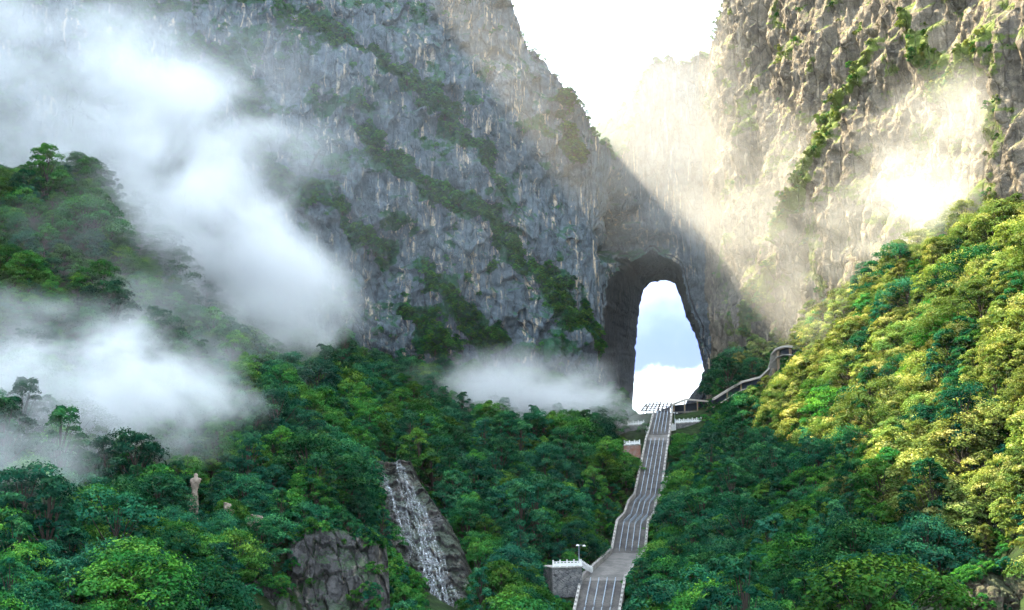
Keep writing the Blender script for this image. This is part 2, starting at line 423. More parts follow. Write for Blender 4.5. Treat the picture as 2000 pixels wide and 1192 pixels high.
def wall_pos(s, z, detail=True):
    """curtain position for station s, height z -> xyz, growth"""
    n_x, n_y = np.interp(s, sd_, NX), np.interp(s, sd_, NY)
    nl = np.hypot(n_x, n_y); n_x, n_y = n_x / nl, n_y / nl
    x = np.interp(s, sd_, cx); y = np.interp(s, sd_, cyy)
    back = lean(s) * (z - 20)
    bx, by = x - n_x * back, y - n_y * back
    px, py = proj(np.stack((bx, by, z), -1))
    px = px + 10 * fbm(s / 14, z / 14, 90, 3); py = py + 10 * fbm(s / 14, z / 14, 95, 3)
    D = np.zeros_like(s); veg = np.zeros_like(s)
    gap = fbm(s / 16, z / 16, 98, 4)
    px = px + 16 * fbm(s / 9, z / 9, 101, 3); py = py + 16 * fbm(s / 9, z / 9, 105, 3)
    for pts, w, amp in BANDS:
        d, sg, fr = band_dist(px, py, pts)
        fade = sstep(-0.02, 0.12, fr) * (1 - sstep(0.9, 1.05, fr))
        sd = d * sg
        D += amp * fade * sstep(-w * .5, w * .5, sd) * (1 - sstep(40, 170, sd))
        wv_ = w * np.clip(.95 + 1.0 * gap, .2, 1.8)
        veg = np.maximum(veg, fade * (1 - sstep(wv_ * .5, wv_ * 1.4, d)))
    for pts, w, amp in BANDS_R:
        d, sg, fr = band_dist(px, py, pts)
        veg = np.maximum(veg, .75 * (1 - sstep(w * .5, w * 1.6, d)))
        D += amp * (1 - sstep(0, w * 2.2, d))
    left = 1 - sstep(S_C - 25, S_C, s)
    right = sstep(S_B1, S_B1 + 25, s)
    mid = 1 - left - right
    a = 1 - 0.55 * mid
    # buttresses and hollows
    D += a * 7.0 * fbm(s / 60, z / 75, 1, 3) + a * 2.5 * fbm(s / 22, z / 34, 5, 3)
    sh = s + 0.22 * z
    D += (.8 * left + 1.8 * right + .8 * mid) * ridged(sh / 9, z / 46, 10, 4)
    # dipping strata breaking the face into slabs
    q = z * 0.78 + s * 0.62 + 5 * fbm(s / 30, z / 30, 20, 3)
    c1, t1, e1 = worley(q / 13.0 + 40, (s * 0.8 - z * 0.45) / 10.0, 31, True)
    D += (3.6 * left + .7 * right + .5 * mid) * (c1 - .5 + 1.0 * t1)
    c2, t2, e2 = worley(sh / 2.6, z / 5.5 + .3 * fbm(s / 5, z / 5, 44, 2), 33)
    D += (.42 * left + .35 * right + .35 * mid) * (c2 - .5 + .8 * t2) - .35 * (1 - sstep(0, .12, e2))
    D += (.65 * left + .75 * right + .55 * mid) * fbm((s + .3 * z) / 4.0, z / 9.0, 50, 4, .62)
    c3, t3, e3 = worley((z * .75 + s * .66) / 3.2, (s * .75 - z * .5) / 6.5, 35, True)
    D += left * (.9 * (c3 - .5 + t3) - .5 * (1 - sstep(0, .1, e3)))
    D += right * (2.2 * ridged((s - .35 * z) / 15, (z + .3 * s) / 60, 60, 4) + 1.3 * ridged((s - .2 * z) / 5, z / 26, 66, 3))
    spot = sstep(.22, .5, fbm(s / 16, z / 13, 70, 5, .6)) * (.8 * left + .7 * right)
    ul = sstep(.02, .32, fbm(s / 26, z / 22, 74, 5, .58)) * left * (1 - sstep(430, 620, px)) * .85
    veg = np.maximum(np.maximum(veg, spot * .75), ul)
    for hx, hy, rx_, ry_, dp in ((1220, 440, 24, 60, 24), (1255, 482, 50, 24, 10), (1200, 480, 20, 50, 8), (1375, 640, 14, 60, 4)):
        D -= dp * np.exp(-((px - hx) / rx_) ** 2 - ((py - hy) / ry_) ** 2) * sstep(S_C - 6, S_C + 4, s) * (1 - sstep(S_B1 + 10, S_B1 + 20, s))
    return np.stack((bx + n_x * D, by + n_y * D, z), -1), veg

def stations():
    out = []; s = 0.0
    while s < sd_[-1]:
        out.append(s)
        if s < S_L0 - 12: st = 4.0
        elif s < S_C - 10: st = 0.62
        elif s < S_B1 + 12: st = 0.62
        elif s < S_R + 25: st = 0.95
        else: st = 4.0
        s += st
    return np.array(out)
ss = stations()
NZ = 380
vv = np.linspace(0, 1, NZ)
Zmin = -14.0
CZ = crest(ss) + 5.0 * fbm(ss / 13, ss * 0, 80, 5, .6) + 1.5 * fbm(ss / 2.5, ss * 0 + 9, 81, 3)
# rows: uniform up to what the frame shows, coarse above
SG, VG = np.meshgrid(ss, vv)
ZTOP = CZ[None, :]
knee = np.minimum(235.0, ZTOP)
ZG = np.where(VG < .93, Zmin + (knee - Zmin) * VG / .93, knee + (ZTOP - knee) * (VG - .93) / .07)
ZG = ZG + np.where((VG >= .93), VG * 0.02, 0)
WP, VEG = wall_pos(SG, ZG)
top_in = sstep(.94, 1.0, VG)
# crest rounds over and runs back as a broken plateau
nxs = np.interp(ss, sd_, NX); nys = np.interp(ss, sd_, NY)
side = sstep(S_C - 20, S_C - 2, ss) * (1 - sstep(S_B0 - 12, S_B0, ss))
bkx = -nxs * (1 - side); bky = -nys * (1 - side) + side
rows, vrows = [WP], [VEG]
last = WP[-1]
for k in range(1, 15):
    d = 3.0 * k ** 1.55
    r = last.copy(); r[:, 0] += bkx * d; r[:, 1] += bky * d
    r[:, 2] += 1.2 * k ** .3 - .30 * d + 2.0 * fbm(ss / 14, ss * 0 + k * .6, 83, 3)
    rows.append(r[None]); vrows.append(np.full((1, len(ss)), .9))
WALL = np.concatenate(rows, 0); WVEG = np.concatenate(vrows, 0)
WVEG[NZ - 8:NZ] = np.maximum(WVEG[NZ - 8:NZ], .7)
PX, PY = proj(WALL)
NR, NCOL = WALL.shape[:2]

# the opening right through the mountain
HOLE_FRONT = [(1190, 830), (1180, 760), (1174, 690), (1174, 620), (1182, 555), (1204, 514), (1243, 494), (1285, 492), (1320, 510), (1343, 565), (1353, 610), (1367, 645), (1378, 680), (1384, 708), (1388, 728), (1381, 756), (1358, 790), (1335, 830)]
_hp = np.array(HOLE_FRONT, float); _hd = np.r_[0, np.cumsum(np.hypot(*np.diff(_hp, axis=0).T))]; _ht = np.linspace(0, _hd[-1], 90)
_hx, _hy = np.interp(_ht, _hd, _hp[:, 0]), np.interp(_ht, _hd, _hp[:, 1])
_hn = np.stack((_hx - 1285, _hy - 680), -1); _hn /= np.linalg.norm(_hn, axis=1)[:, None]
_hj = 15 * fbm(_ht / 55, _ht * 0 + 3, 97, 5, .65) * (1 - .6 * sstep(1300, 1340, _hx))
HOLE_FRONT = [(a_ + n_[0] * j_, c_ + n_[1] * j_) for a_, c_, n_, j_ in zip(_hx, _hy, _hn, _hj)]
def in_poly(px, py, poly):
    c = np.zeros(px.shape, bool); n = len(poly); j = n - 1
    for i in range(n):
        xi, yi = poly[i]; xj, yj = poly[j]
        m = ((yi > py) != (yj > py)) & (px < (xj - xi) * (py - yi) / (yj - yi + 1e-9) + xi)
        c ^= m; j = i
    return c
is_back = (ss > S_C - 7) & (ss < S_B1 + 14)
cut = in_poly(PX, PY, HOLE_FRONT) & is_back[None, :] & (np.arange(NR)[:, None] < NZ)
fa = grid_faces(NCOL, NR)
keep = ~cut.ravel()[fa].all(1)
fa = fa[keep]
def cliff(name, s0, s1, mat):
    col = (fa[:, 0] % NCOL)
    m = (ss[col] >= s0) & (ss[col] < s1)
    f = fa[m]; u, inv = np.unique(f, return_inverse=True)
    me = mesh_np(name, WALL.reshape(-1, 3)[u], inv.reshape(f.shape), mat, False, {'veg': WVEG.ravel()[u]})
    return link(name, me, kind='structure')
S_SPLIT = s_at(52, 577)
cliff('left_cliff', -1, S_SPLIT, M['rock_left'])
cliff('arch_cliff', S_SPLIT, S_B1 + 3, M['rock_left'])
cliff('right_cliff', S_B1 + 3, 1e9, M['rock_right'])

# tunnel lining: from the mouth back to the far opening, which is the outline of sky we see
HOLE_BACK = [(1232, 830), (1238, 760), (1242, 690), (1246, 630), (1251, 590), (1259, 563), (1276, 551), (1300, 548), (1318, 555), (1330, 585), (1340, 620), (1355, 650), (1366, 682), (1371, 708), (1374, 724), (1366, 752), (1344, 777), (1320, 830)]
def resample(poly, n):
    p = np.array(poly, float); d = np.r_[0, np.cumsum(np.hypot(*np.diff(p, axis=0).T))]
    t = np.linspace(0, d[-1], n); return np.stack((np.interp(t, d, p[:, 0]), np.interp(t, d, p[:, 1])), -1)
NRING = 260
hf, hb = resample(HOLE_FRONT, NRING), resample(HOLE_BACK, NRING)
cc = hf.mean(0)
face = WALL[:NZ][:, is_back]; fpx, fpy = PX[:NZ][:, is_back], PY[:NZ][:, is_back]
rings = []
def ring_at(scale, dy):
    pts = []
    for p in hf:
        q = p + (p - cc) / np.linalg.norm(p - cc) * scale
        i = np.argmin((fpx - q[0]) ** 2 + (fpy - q[1]) ** 2)
        pts.append(W(q[0], q[1], face.reshape(-1, 3)[i, 1] + dy))
    a = np.array(pts)
    for _ in range(2): a[1:-1, 1] = (a[:-2, 1] + a[1:-1, 1] * 2 + a[2:, 1]) / 4
    return a
rings.append(ring_at(14, 3.0)); rings.append(ring_at(5, -.6)); rings.append(ring_at(1, .8)); r0 = rings[-1]
rb = np.array([W(p[0], p[1], 672.0) for p in hb])
nb = 26
ang = np.linspace(0, 40, NRING)
nrm_b = (rb - rb.mean(0)); nrm_b[:, 1] = 0; nrm_b /= np.linalg.norm(nrm_b, axis=1)[:, None]
for k in range(1, nb + 1):
    t = k / nb
    r = r0 * (1 - t) + rb * t
    bulge = 5.0 * math.sin(math.pi * min(1, t * 1.02)) + 1.6 * fbm(ang / 3 + 7, np.full(NRING, t * 4), 110, 4) * (1 - .5 * t) + .9 * np.abs(fbm(ang * 1.6, np.full(NRING, t * 5), 117, 3))
    r = r + nrm_b * bulge[:, None]
    if k == nb: r = rb + nrm_b * (.8 * fbm(ang * 1.2, ang * 0, 120, 4) + .2)[:, None]
    rings.append(r)
for sc_ in (6, 18, 40):                    # far lip flares out behind the rim
    rings.append(rb + nrm_b * sc_ + np.array((0, 3 + sc_ * .2, 0)))
TU = np.stack(rings)
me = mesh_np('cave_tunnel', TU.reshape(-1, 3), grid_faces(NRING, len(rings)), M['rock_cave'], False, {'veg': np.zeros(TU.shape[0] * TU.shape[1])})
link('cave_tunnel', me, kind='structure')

# ------------------------------------------------------------------ staircase nodes: left px, right px, row, distance
STAIR = [(1279, 1311, 806, 470), (1268, 1306, 850, 456), (1264, 1304, 860, 452), (1241, 1289, 972, 415), (1230, 1280, 984, 405), (1221, 1275, 1010, 395), (1207, 1264, 1024, 382), (1197, 1258, 1080, 362),
         (1138, 1219, 1134, 318), (1126, 1209, 1192, 300), (1108, 1196, 1275, 278)]
ST_L = np.array([W(a, y, Y) for a, b_, y, Y in STAIR]); ST_R = np.array([W(b_, y, Y) for a, b_, y, Y in STAIR])
ST_R[:, 2] = ST_L[:, 2]
ST_C = (ST_L + ST_R) / 2

# ------------------------------------------------------------------ forest slopes: a height field through surveyed spots (px, row, distance)
SPOTS = [(-200, 1192, 200), (0, 1210, 196), (300, 1215, 205), (560, 1230, 225), (0, 1000, 245), (300, 1010, 255), (-150, 900, 255), (0, 800, 300), (300, 810, 310), (500, 820, 330), (-150, 650, 310), (120, 640, 335), (300, 650, 360), (450, 690, 385), (560, 745, 410), (650, 800, 410),
         (60, 520, 352), (150, 420, 372), (230, 520, 372), (-100, 470, 360), (300, 500, 420), (450, 620, 440), (150, 380, 400),
         (520, 1000, 275), (640, 1000, 278), (600, 860, 330), (690, 830, 365), (740, 900, 340), (640, 1060, 268), (560, 1090, 258), (700, 1100, 268), (640, 1240, 252), (480, 1130, 240),
         (765, 905, 352), (800, 1000, 330), (835, 1100, 312), (865, 1200, 298),
         (760, 815, 425), (900, 830, 445), (1050, 835, 462), (1180, 838, 470), (880, 960, 375), (1000, 960, 395), (1130, 930, 415), (900, 1080, 320), (1000, 1080, 335), (950, 1200, 285), (1080, 1200, 292), (1120, 1050, 362), (1190, 960, 405),
         (1330, 850, 462), (1400, 850, 452), (1360, 800, 482), (1440, 790, 468), (1490, 765, 452), (1350, 930, 425), (1450, 900, 410), (1320, 1030, 375), (1420, 1020, 355), (1300, 1120, 330), (1300, 1210, 292), (1420, 1130, 300), (1550, 960, 350), (1550, 850, 385), (1570, 1200, 235), (1600, 1080, 280), (1750, 1200, 212), (1750, 1050, 245), (1900, 1180, 196), (2000, 1200, 180), (2000, 1020, 210),
         (1550, 735, 428), (1600, 800, 372), (1650, 700, 385), (1700, 620, 385), (1760, 570, 380), (1800, 515, 375), (1840, 500, 372), (1700, 900, 310), (1800, 800, 300), (1800, 680, 335), (1900, 650, 300), (1900, 850, 260), (2000, 565, 275), (2000, 700, 245), (2150, 590, 240), (2150, 800, 205), (2150, 1200, 150), (1880, 600, 335), (1620, 690, 405)]
cp = [W(*p) for p in SPOTS]
for k, c in enumerate(ST_C):
    cp.append(c - np.array((0, 0, 1.2)))
for x, y, z in [(-150, 60, -40), (0, 60, -42), (120, 60, -40), (-80, 130, -33), (60, 130, -34), (0, 200, -31), (-230, 150, -20), (230, 130, 10), (-260, 280, 40), (-300, 400, 95), (-200, 430, 70), (-120, 470, 55),
                (-40, 520, 44), (20, 545, 36), (70, 500, 28), (70, 560, 27), (75, 640, 24), (100, 560, 45), (130, 500, 60), (200, 400, 72), (230, 300, 66), (-150, 600, 60), (200, 620, 60), (0, 650, 30)]:
    cp.append(np.array((x, y, z), float))
cp = np.array(cp)
def tps(r2): return np.where(r2 > 0, .5 * r2 * np.log(r2 + 1e-12), 0)
cs = cp[:, :2] / 100
A = tps(((cs[:, None] - cs[None]) ** 2).sum(-1)) + np.eye(len(cs)) * 0.004
B = np.c_[np.ones(len(cs)), cs]
K = np.block([[A, B], [B.T, np.zeros((3, 3))]])
wgt = np.linalg.solve(K, np.r_[cp[:, 2], np.zeros(3)])
def ground_z(x, y):
    x = np.asarray(x, float); y = np.asarray(y, float); sh = x.shape
    q = np.stack((x.ravel(), y.ravel()), -1) / 100
    out = np.zeros(len(q))
    for i in range(0, len(q), 20000):
        r2 = ((q[i:i + 20000, None] - cs[None]) ** 2).sum(-1)
        out[i:i + 20000] = tps(r2) @ wgt[:len(cs)] + wgt[len(cs)] + q[i:i + 20000] @ wgt[-2:]
    return out.reshape(sh)
gx, gy = np.meshgrid(np.arange(-320, 281, 2.0), np.arange(30, 690, 2.0))
gz = ground_z(gx, gy)
# flatten a bed under the staircase
def stair_dist(x, y):
    best = np.full(np.shape(x), 1e9); zz = np.zeros(np.shape(x)); hw = np.zeros(np.shape(x))
    for k in range(len(ST_C) - 1):
        a, c = ST_C[k], ST_C[k + 1]; d = c[:2] - a[:2]
        t = np.clip(((x - a[0]) * d[0] + (y - a[1]) * d[1]) / (d @ d), 0, 1)
        e = np.hypot(x - a[0] - t * d[0], y - a[1] - t * d[1]); m = e < best
        w0, w1 = (ST_R[k, 0] - ST_L[k, 0]) / 2, (ST_R[k + 1, 0] - ST_L[k + 1, 0]) / 2
        best = np.where(m, e, best); zz = np.where(m, a[2] + t * (c[2] - a[2]), zz); hw = np.where(m, w0 + t * (w1 - w0), hw)
    return best, zz, hw
e_, z_, h_ = stair_dist(gx, gy)
bed = 1 - sstep(6.5, 13, e_)
rough = 1.3 * fbm(gx / 17, gy / 17, 140, 4)
GZ = (gz + rough) * (1 - bed) + np.minimum(gz, z_ - 1.6) * bed
me = mesh_np('hillside', np.stack((gx, gy, GZ), -1).reshape(-1, 3), grid_faces(gx.shape[1], gx.shape[0]), M['soil'], True)
link('hillside', me, kind='structure')
def gzi(x, y):
    """ground height from the grid (bilinear)"""
    x = np.asarray(x, float); y = np.asarray(y, float)
    i = np.clip((x + 320) / 2, 0, gx.shape[1] - 1.001); j = np.clip((y - 30) / 2, 0, gx.shape[0] - 1.001)
    i0, j0 = i.astype(int), j.astype(int); u, v = i - i0, j - j0
    return (GZ[j0, i0] * (1 - u) + GZ[j0, i0 + 1] * u) * (1 - v) + (GZ[j0 + 1, i0] * (1 - u) + GZ[j0 + 1, i0 + 1] * u) * v

# ------------------------------------------------------------------ trees
def tube(pts, rad, n=6):
    pts = np.array(pts, float); V = []; 
    for k in range(len(pts)):
        d = pts[min(k + 1, len(pts) - 1)] - pts[max(k - 1, 0)]; d /= np.linalg.norm(d) + 1e-9
        a = np.cross(d, (0.3, 1, 0.1)); a /= np.linalg.norm(a); b_ = np.cross(d, a)
        for i in range(n):
            t = 2 * math.pi * i / n; V.append(pts[k] + rad[k] * (a * math.cos(t) + b_ * math.sin(t)))
    Fq = [(k * n + i, k * n + (i + 1) % n, (k + 1) * n + (i + 1) % n, (k + 1) * n + i) for k in range(len(pts) - 1) for i in range(n)]
    return np.array(V), np.array(Fq)
def join_q(lst):
    V, Fq, n = [], [], 0
    for v, f in lst:
        V.append(v); Fq.append(f + n); n += len(v)
    return np.concatenate(V), np.concatenate(Fq)
def leaves(c, nrm, size, rng):
    """kite leaves at centres c lying across normals nrm"""
    n = len(c)
    d = rng.normal(size=(n, 3)); d -= nrm * (d * nrm).sum(1)[:, None]; d /= np.linalg.norm(d, axis=1)[:, None]
    e = np.cross(nrm, d); s = size[:, None]
    droop = nrm * s * .25
    q = np.stack((c - d * s * .5 - droop, c + e * s * .34, c + d * s * .62 - droop, c - e * s * .34), 1)
    return q.reshape(-1, 3), np.arange(4 * n).reshape(n, 4)
def make_tree(seed, R=3.6, H=8.6, npads=34, per=120, layered=.30, base=.20, bare=False):
    rng = np.random.default_rng(seed)
    wood = []
    lx, ly = rng.normal(0, .35, 2)
    stem = [np.array((lx * t * t, ly * t * t, -1.0 + (H * .82 + 1.0) * t)) for t in np.linspace(0, 1, 7)]
    wood.append(tube(stem, np.linspace(.24, .05, 7)))
    C, Nn, S, T = [], [], [], []
    for k in range(npads):
        t = (k + rng.random()) / npads
        hz = base + (1 - base) * t ** .85
        prof = math.sin(math.pi * min(1, (.18 + .82 * (hz - base) / (1 - base)) ** .8)) ** .6 if hz < .97 else .3
        a = k * 2.39996 + rng.normal(0, .5)
        rr = R * prof * (.35 + .62 * math.sqrt(rng.random()))
        if k % 3: rr = R * prof * rng.uniform(.72, 1.0)
        rr *= 1 + .42 * math.sin(a + seed) + .2 * math.sin(2 * a + 2.3 * seed)
        pc = np.array((math.cos(a) * rr + lx * hz, math.sin(a) * rr + ly * hz, H * hz - .12 * rr))
        pr = R * rng.uniform(.22, .46)
        si = min(5, max(1, int(hz * 6 * .75)))
        p0 = stem[si]; mid_ = (p0 + pc) / 2 + np.array((0, 0, -.25 * rr * .3))
        wood.append(tube([p0, mid_, pc], [.085, .055, .02], 4))
        n = int(per * 1.45 * rng.uniform(.7, 1.3))
        ph = rng.uniform(0, 2 * math.pi, n); rad = pr * np.sqrt(rng.random(n)) * (1 + .25 * np.sin(3 * ph + k))
        zz = layered * pr * (1.1 - 1.5 * (rad / pr) ** 2) + rng.normal(0, .14 * pr, n)
        c = pc + np.stack((np.cos(ph) * rad, np.sin(ph) * rad, zz), -1)
        nn = np.stack((np.cos(ph) * rad / pr * .7, np.sin(ph) * rad / pr * .7, np.full(n, .9)), -1) + rng.normal(0, .33, (n, 3))
        nn /= np.linalg.norm(nn, axis=1)[:, None]
        C.append(c); Nn.append(nn); S.append(rng.uniform(.21, .38, n))
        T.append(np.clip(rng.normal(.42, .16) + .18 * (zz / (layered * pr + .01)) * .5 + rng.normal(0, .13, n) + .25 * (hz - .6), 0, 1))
    C, Nn, S, T = map(np.concatenate, (C, Nn, S, T))
    lv, lf = leaves(C, Nn, S, rng)
    wv, wf = join_q(wood)
    return (wv, wf), (lv, lf, np.repeat(T, 4))
def tree_meshes(tag, mat, **k):
    (wv, wf), (lv, lf, lt) = make_tree(**k)
    trunk = mesh_np('trunk_' + tag, wv, wf, M['bark'], True)
    crown = mesh_np('crown_' + tag, lv, lf, mat, False, {'tint': lt})
    both = mesh_np('tree_' + tag, np.concatenate((lv, wv)), np.concatenate((lf, wf + len(lv))), mat, False, {'tint': np.r_[lt, np.zeros(len(wv))]})
    both.materials.append(M['bark'])
    both.polygons.foreach_set('material_index', np.r_[np.zeros(len(lf), np.int32), np.ones(len(wf), np.int32)])
    return trunk, crown, both
TREES = []
kinds = [('leaf_a', 3.7, 9.4, 27, 165, .24), ('leaf_a', 5.0, 8.2, 34, 165, .18), ('leaf_b', 3.4, 7.4, 24, 165, .24), ('leaf_a', 2.7, 11.5, 30, 130, .26), ('leaf_b', 4.9, 8.4, 32, 165, .18), ('leaf_sunlit', 4.2, 8.6, 28, 160, .24), ('leaf_sunlit', 3.0, 10.5, 28, 140, .26), ('leaf_a', 3.2, 5.6, 20, 165, .22), ('leaf_a', 4.3, 9.0, 22, 200, .20), ('leaf_b', 3.0, 9.8, 24, 150, .25), ('leaf_sunlit', 5.0, 8.0, 30, 165, .20), ('leaf_sunlit', 3.4, 6.4, 20, 160, .24)]
for i, (m, R, H, npd, per, ly) in enumerate(kinds):
    TREES.append(tree_meshes(str(i), M[m], seed=200 + i, R=R, H=H, npads=npd, per=per, layered=ly))
BUSH = []
for i, m in enumerate(('leaf_b', 'leaf_a', 'leaf_b', 'leaf_sunlit')):
    (wv, wf), (lv, lf, lt) = make_tree(300 + i, R=2.0, H=2.6, npads=13, per=85, layered=.4, base=.12)
    BUSH.append((mesh_np('bush_stem', wv, wf, M['bark'], True), mesh_np('bush_leaves', lv, lf, M[m], False, {'tint': lt})))

EXCL = [([(735, 905), (800, 905), (850, 985), (880, 1040), (905, 1130), (905, 1230), (840, 1230), (815, 1130), (790, 1080), (745, 960)], 345),      # waterfall
        ([(560, 1062), (740, 1058), (760, 1240), (540, 1240), (480, 1240), (470, 1150), (550, 1140)], 300),                        # blocky face
        ([(1845, 1120), (1960, 1085), (2050, 1085), (2050, 1260), (1820, 1260)], 260),                                        # rock low right
        ([(1074, 1055), (1165, 1085), (1165, 1165), (1074, 1160)], 330),
        ([(1120, 1125), (1230, 1125), (1215, 1300), (1105, 1300)], 340), ([(1190, 1020), (1270, 1020), (1262, 1085), (1150, 1140), (1135, 1130)], 340),
        ([(1203, 818), (1262, 818), (1262, 850), (1203, 850)], 480), ([(1216, 858), (1254, 858), (1254, 884), (1216, 884)], 470),
        ([(1314, 812), (1374, 812), (1374, 845), (1314, 845)], 480), ([(1310, 772), (1392, 772), (1392, 806), (1310, 806)], 490),
        ([(1275, 800), (1238, 972), (1226, 984), (1217, 1012), (1203, 1026), (1193, 1080), (1262, 1078), (1270, 1024), (1281, 1008), (1286, 986), (1295, 970), (1310, 860), (1316, 800)], 480),
        ([(1240, 770), (1340, 770), (1325, 812), (1240, 830)], 700),
        ([(1390, 760), (1450, 738), (1490, 728), (1506, 690), (1525, 670), (1565, 668), (1565, 690), (1535, 695), (1520, 735), (1450, 762), (1395, 786)], 500),
        ([(368, 920), (392, 920), (400, 950), (392, 990), (362, 990)], 262)]
def blocked(px, py, Y):
    r = np.zeros(px.shape, bool)
    for poly, D in EXCL:
        r |= in_poly(px, py, poly) & (Y < D)
    return r
sp = 5.0
ix, iy = np.meshgrid(np.arange(-260, 240, sp), np.arange(150, 610, sp * .9))
ix = ix + (np.arange(ix.shape[0]) % 2)[:, None] * sp / 2
tx = (ix + RNG.uniform(-.42, .42, ix.shape) * sp).ravel(); ty = (iy + RNG.uniform(-.42, .42, ix.shape) * sp).ravel()
tz = gzi(tx, ty)
tsc = np.clip(RNG.lognormal(.02, .28, tx.shape), .5, 1.9) * (1 + .12 * perlin(tx / 40, ty / 40, 150))
# steepness thins spacing less than it should: repeat on steep ground
tpx, tpy = proj(np.stack((tx, ty, tz), -1))
top = proj(np.stack((tx, ty, tz + 7.6 * tsc), -1)); midp = proj(np.stack((tx, ty, tz + 4.6 * tsc), -1))
d_s, _, hw_s = stair_dist(tx, ty)
pi_ = np.array([np.argmin(np.hypot(cx - a, cyy - c)) for a, c in zip(tx, ty)])
front = (tx - cx[pi_]) * NX[pi_] + (ty - cyy[pi_]) * NY[pi_]
ok = (tpx > -120) & (tpx < 2120) & (top[1] < 1215) & (d_s > hw_s + 3.9 * tsc) & (front > -6)
for q in (top, midp, (tpx, tpy), (midp[0] - 2400 * 3.0 * tsc / ty, midp[1]), (midp[0] + 2400 * 3.0 * tsc / ty, midp[1]), (midp[0] - 2400 * 1.8 * tsc / ty, top[1]), (midp[0] + 2400 * 1.8 * tsc / ty, top[1])):
    ok &= ~blocked(q[0], q[1], ty)
ok &= ~((ty > 468) & (tpx > 1215) & (tpx < 1400))
tx, ty, tz, tsc, tpx, tpy = (a[ok] for a in (tx, ty, tz, tsc, tpx, tpy))
N = len(tx)
# leaf colour by place: yellow-green paints sunlight onto the right-hand spur
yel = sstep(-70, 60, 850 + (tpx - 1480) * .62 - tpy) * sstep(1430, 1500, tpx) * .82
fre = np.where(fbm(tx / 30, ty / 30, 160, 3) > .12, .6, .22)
fre = np.where((tpx < 330) & (tpy < 640), .85, fre)  # left spur's sunlit look put in as fresher leaf colour
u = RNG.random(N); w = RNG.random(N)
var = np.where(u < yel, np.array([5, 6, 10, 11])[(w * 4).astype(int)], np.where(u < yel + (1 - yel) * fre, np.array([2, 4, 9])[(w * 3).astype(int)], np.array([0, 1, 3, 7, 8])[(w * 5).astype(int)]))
rot = RNG.uniform(0, 6.283, N)
dist = np.sqrt(tx ** 2 + ty ** 2 + tz ** 2)
# a tree shows largest when near and not hidden: test against the trees in front of it on a coarse screen grid
vis = np.zeros(N); cover = {}
for i in np.argsort(dist):
    mx, my = proj(np.array((tx[i], ty[i], tz[i] + 5.5 * tsc[i]))); r = 3.6 * tsc[i] * F / dist[i]
    if not (-30 < mx < 2030 and -30 < my < 1210): continue
    seen = 0; tot = 0
    for a in np.arange(mx - r, mx + r, 12):
        for c in np.arange(my - r, my + r, 12):
            if 0 <= a < 2000 and 0 <= c < 1192:
                tot += 1; k = (int(a // 12), int(c // 12))
                if k not in cover: seen += 1; cover[k] = i
    vis[i] = seen
one = np.zeros(N, bool); one[np.argsort(-vis)[:300]] = True
one &= vis > 0
def area(px, py):
    if px > 1440: return 'sunny right slope' if py < 900 + (px - 1480) * .55 else 'shaded right slope'
    if px > 1240: return 'slope right of stairs'
    if px > 880: return 'slope left of stairs'
    if px > 690: return 'waterfall slope'
    if px > 420: return 'knoll above rocks'
    return 'left foreground slope' if py > 800 else 'misty left spur'
def place(px, py):
    return ', %d%% across and %d%% down the picture' % (round(min(99, max(1, px / 20))), round(min(99, max(1, py / 11.92))))
LOOK = {0: 'deep green layered tree', 1: 'spreading deep green tree', 2: 'small fresh green tree', 3: 'slender deep green tree', 4: 'broad fresh green tree', 5: 'yellow-green layered tree', 6: 'tall yellow-green tree', 7: 'low deep green tree', 8: 'open-crowned deep green tree', 9: 'slim fresh green tree', 10: 'spreading yellow-green tree', 11: 'low yellow-green tree'}
ORD = ['', 'first', 'second', 'third', 'fourth', 'fifth', 'sixth', 'seventh', 'eighth', 'ninth', 'tenth', 'eleventh', 'twelfth', 'thirteenth', 'fourteenth', 'fifteenth', 'sixteenth', 'seventeenth', 'eighteenth', 'nineteenth', 'twentieth']
def ordinal(n):
    if n <= 20: return ORD[n]
    return {2: 'twenty', 3: 'thirty', 4: 'forty', 5: 'fifty', 6: 'sixty'}[n // 10] + '-' + ORD[n % 10] if n % 10 else {3: 'thirtieth', 4: 'fortieth', 5: 'fiftieth', 6: 'sixtieth'}[n // 10]
def ranked(heads, xs):
    """labels: the head, and where several share it the rank from the left edge of the picture"""
    out = list(heads)
    for h in set(heads):
        idx = sorted((k for k in range(len(heads)) if heads[k] == h), key=lambda k: xs[k])
        if len(idx) > 1:
            for r, k in enumerate(idx): out[k] = h + (', leftmost such there' if r == 0 else ', rightmost such there' if r == len(idx) - 1 else ', %s such from the left' % ordinal(r + 1))
    return out
ones = np.nonzero(one)[0]
mxy = [proj(np.array((tx[i], ty[i], tz[i] + 5.5 * tsc[i]))) for i in ones]
def level(i, y, sz):
    return ('large ' if sz > 1.3 else 'small ' if sz < .8 else '')
heads = [level(i, m[1], tsc[i]) + LOOK[int(var[i])].replace('small ', '') + ' on ' + ('upper ' if m[1] < 620 else 'lower ' if m[1] > 930 else 'middle ') + area(tpx[i], tpy[i]) for i, m in zip(ones, mxy)]
tree_labels = dict(zip(ones, ranked(heads, [m[0] for m in mxy])))
for i in ones:
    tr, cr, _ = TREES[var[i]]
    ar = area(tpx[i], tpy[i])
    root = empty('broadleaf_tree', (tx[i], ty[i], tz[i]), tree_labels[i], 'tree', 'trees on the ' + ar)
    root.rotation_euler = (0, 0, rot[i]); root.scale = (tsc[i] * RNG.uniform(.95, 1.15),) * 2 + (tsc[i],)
    link('trunk', tr, root); link('crown', cr, root)

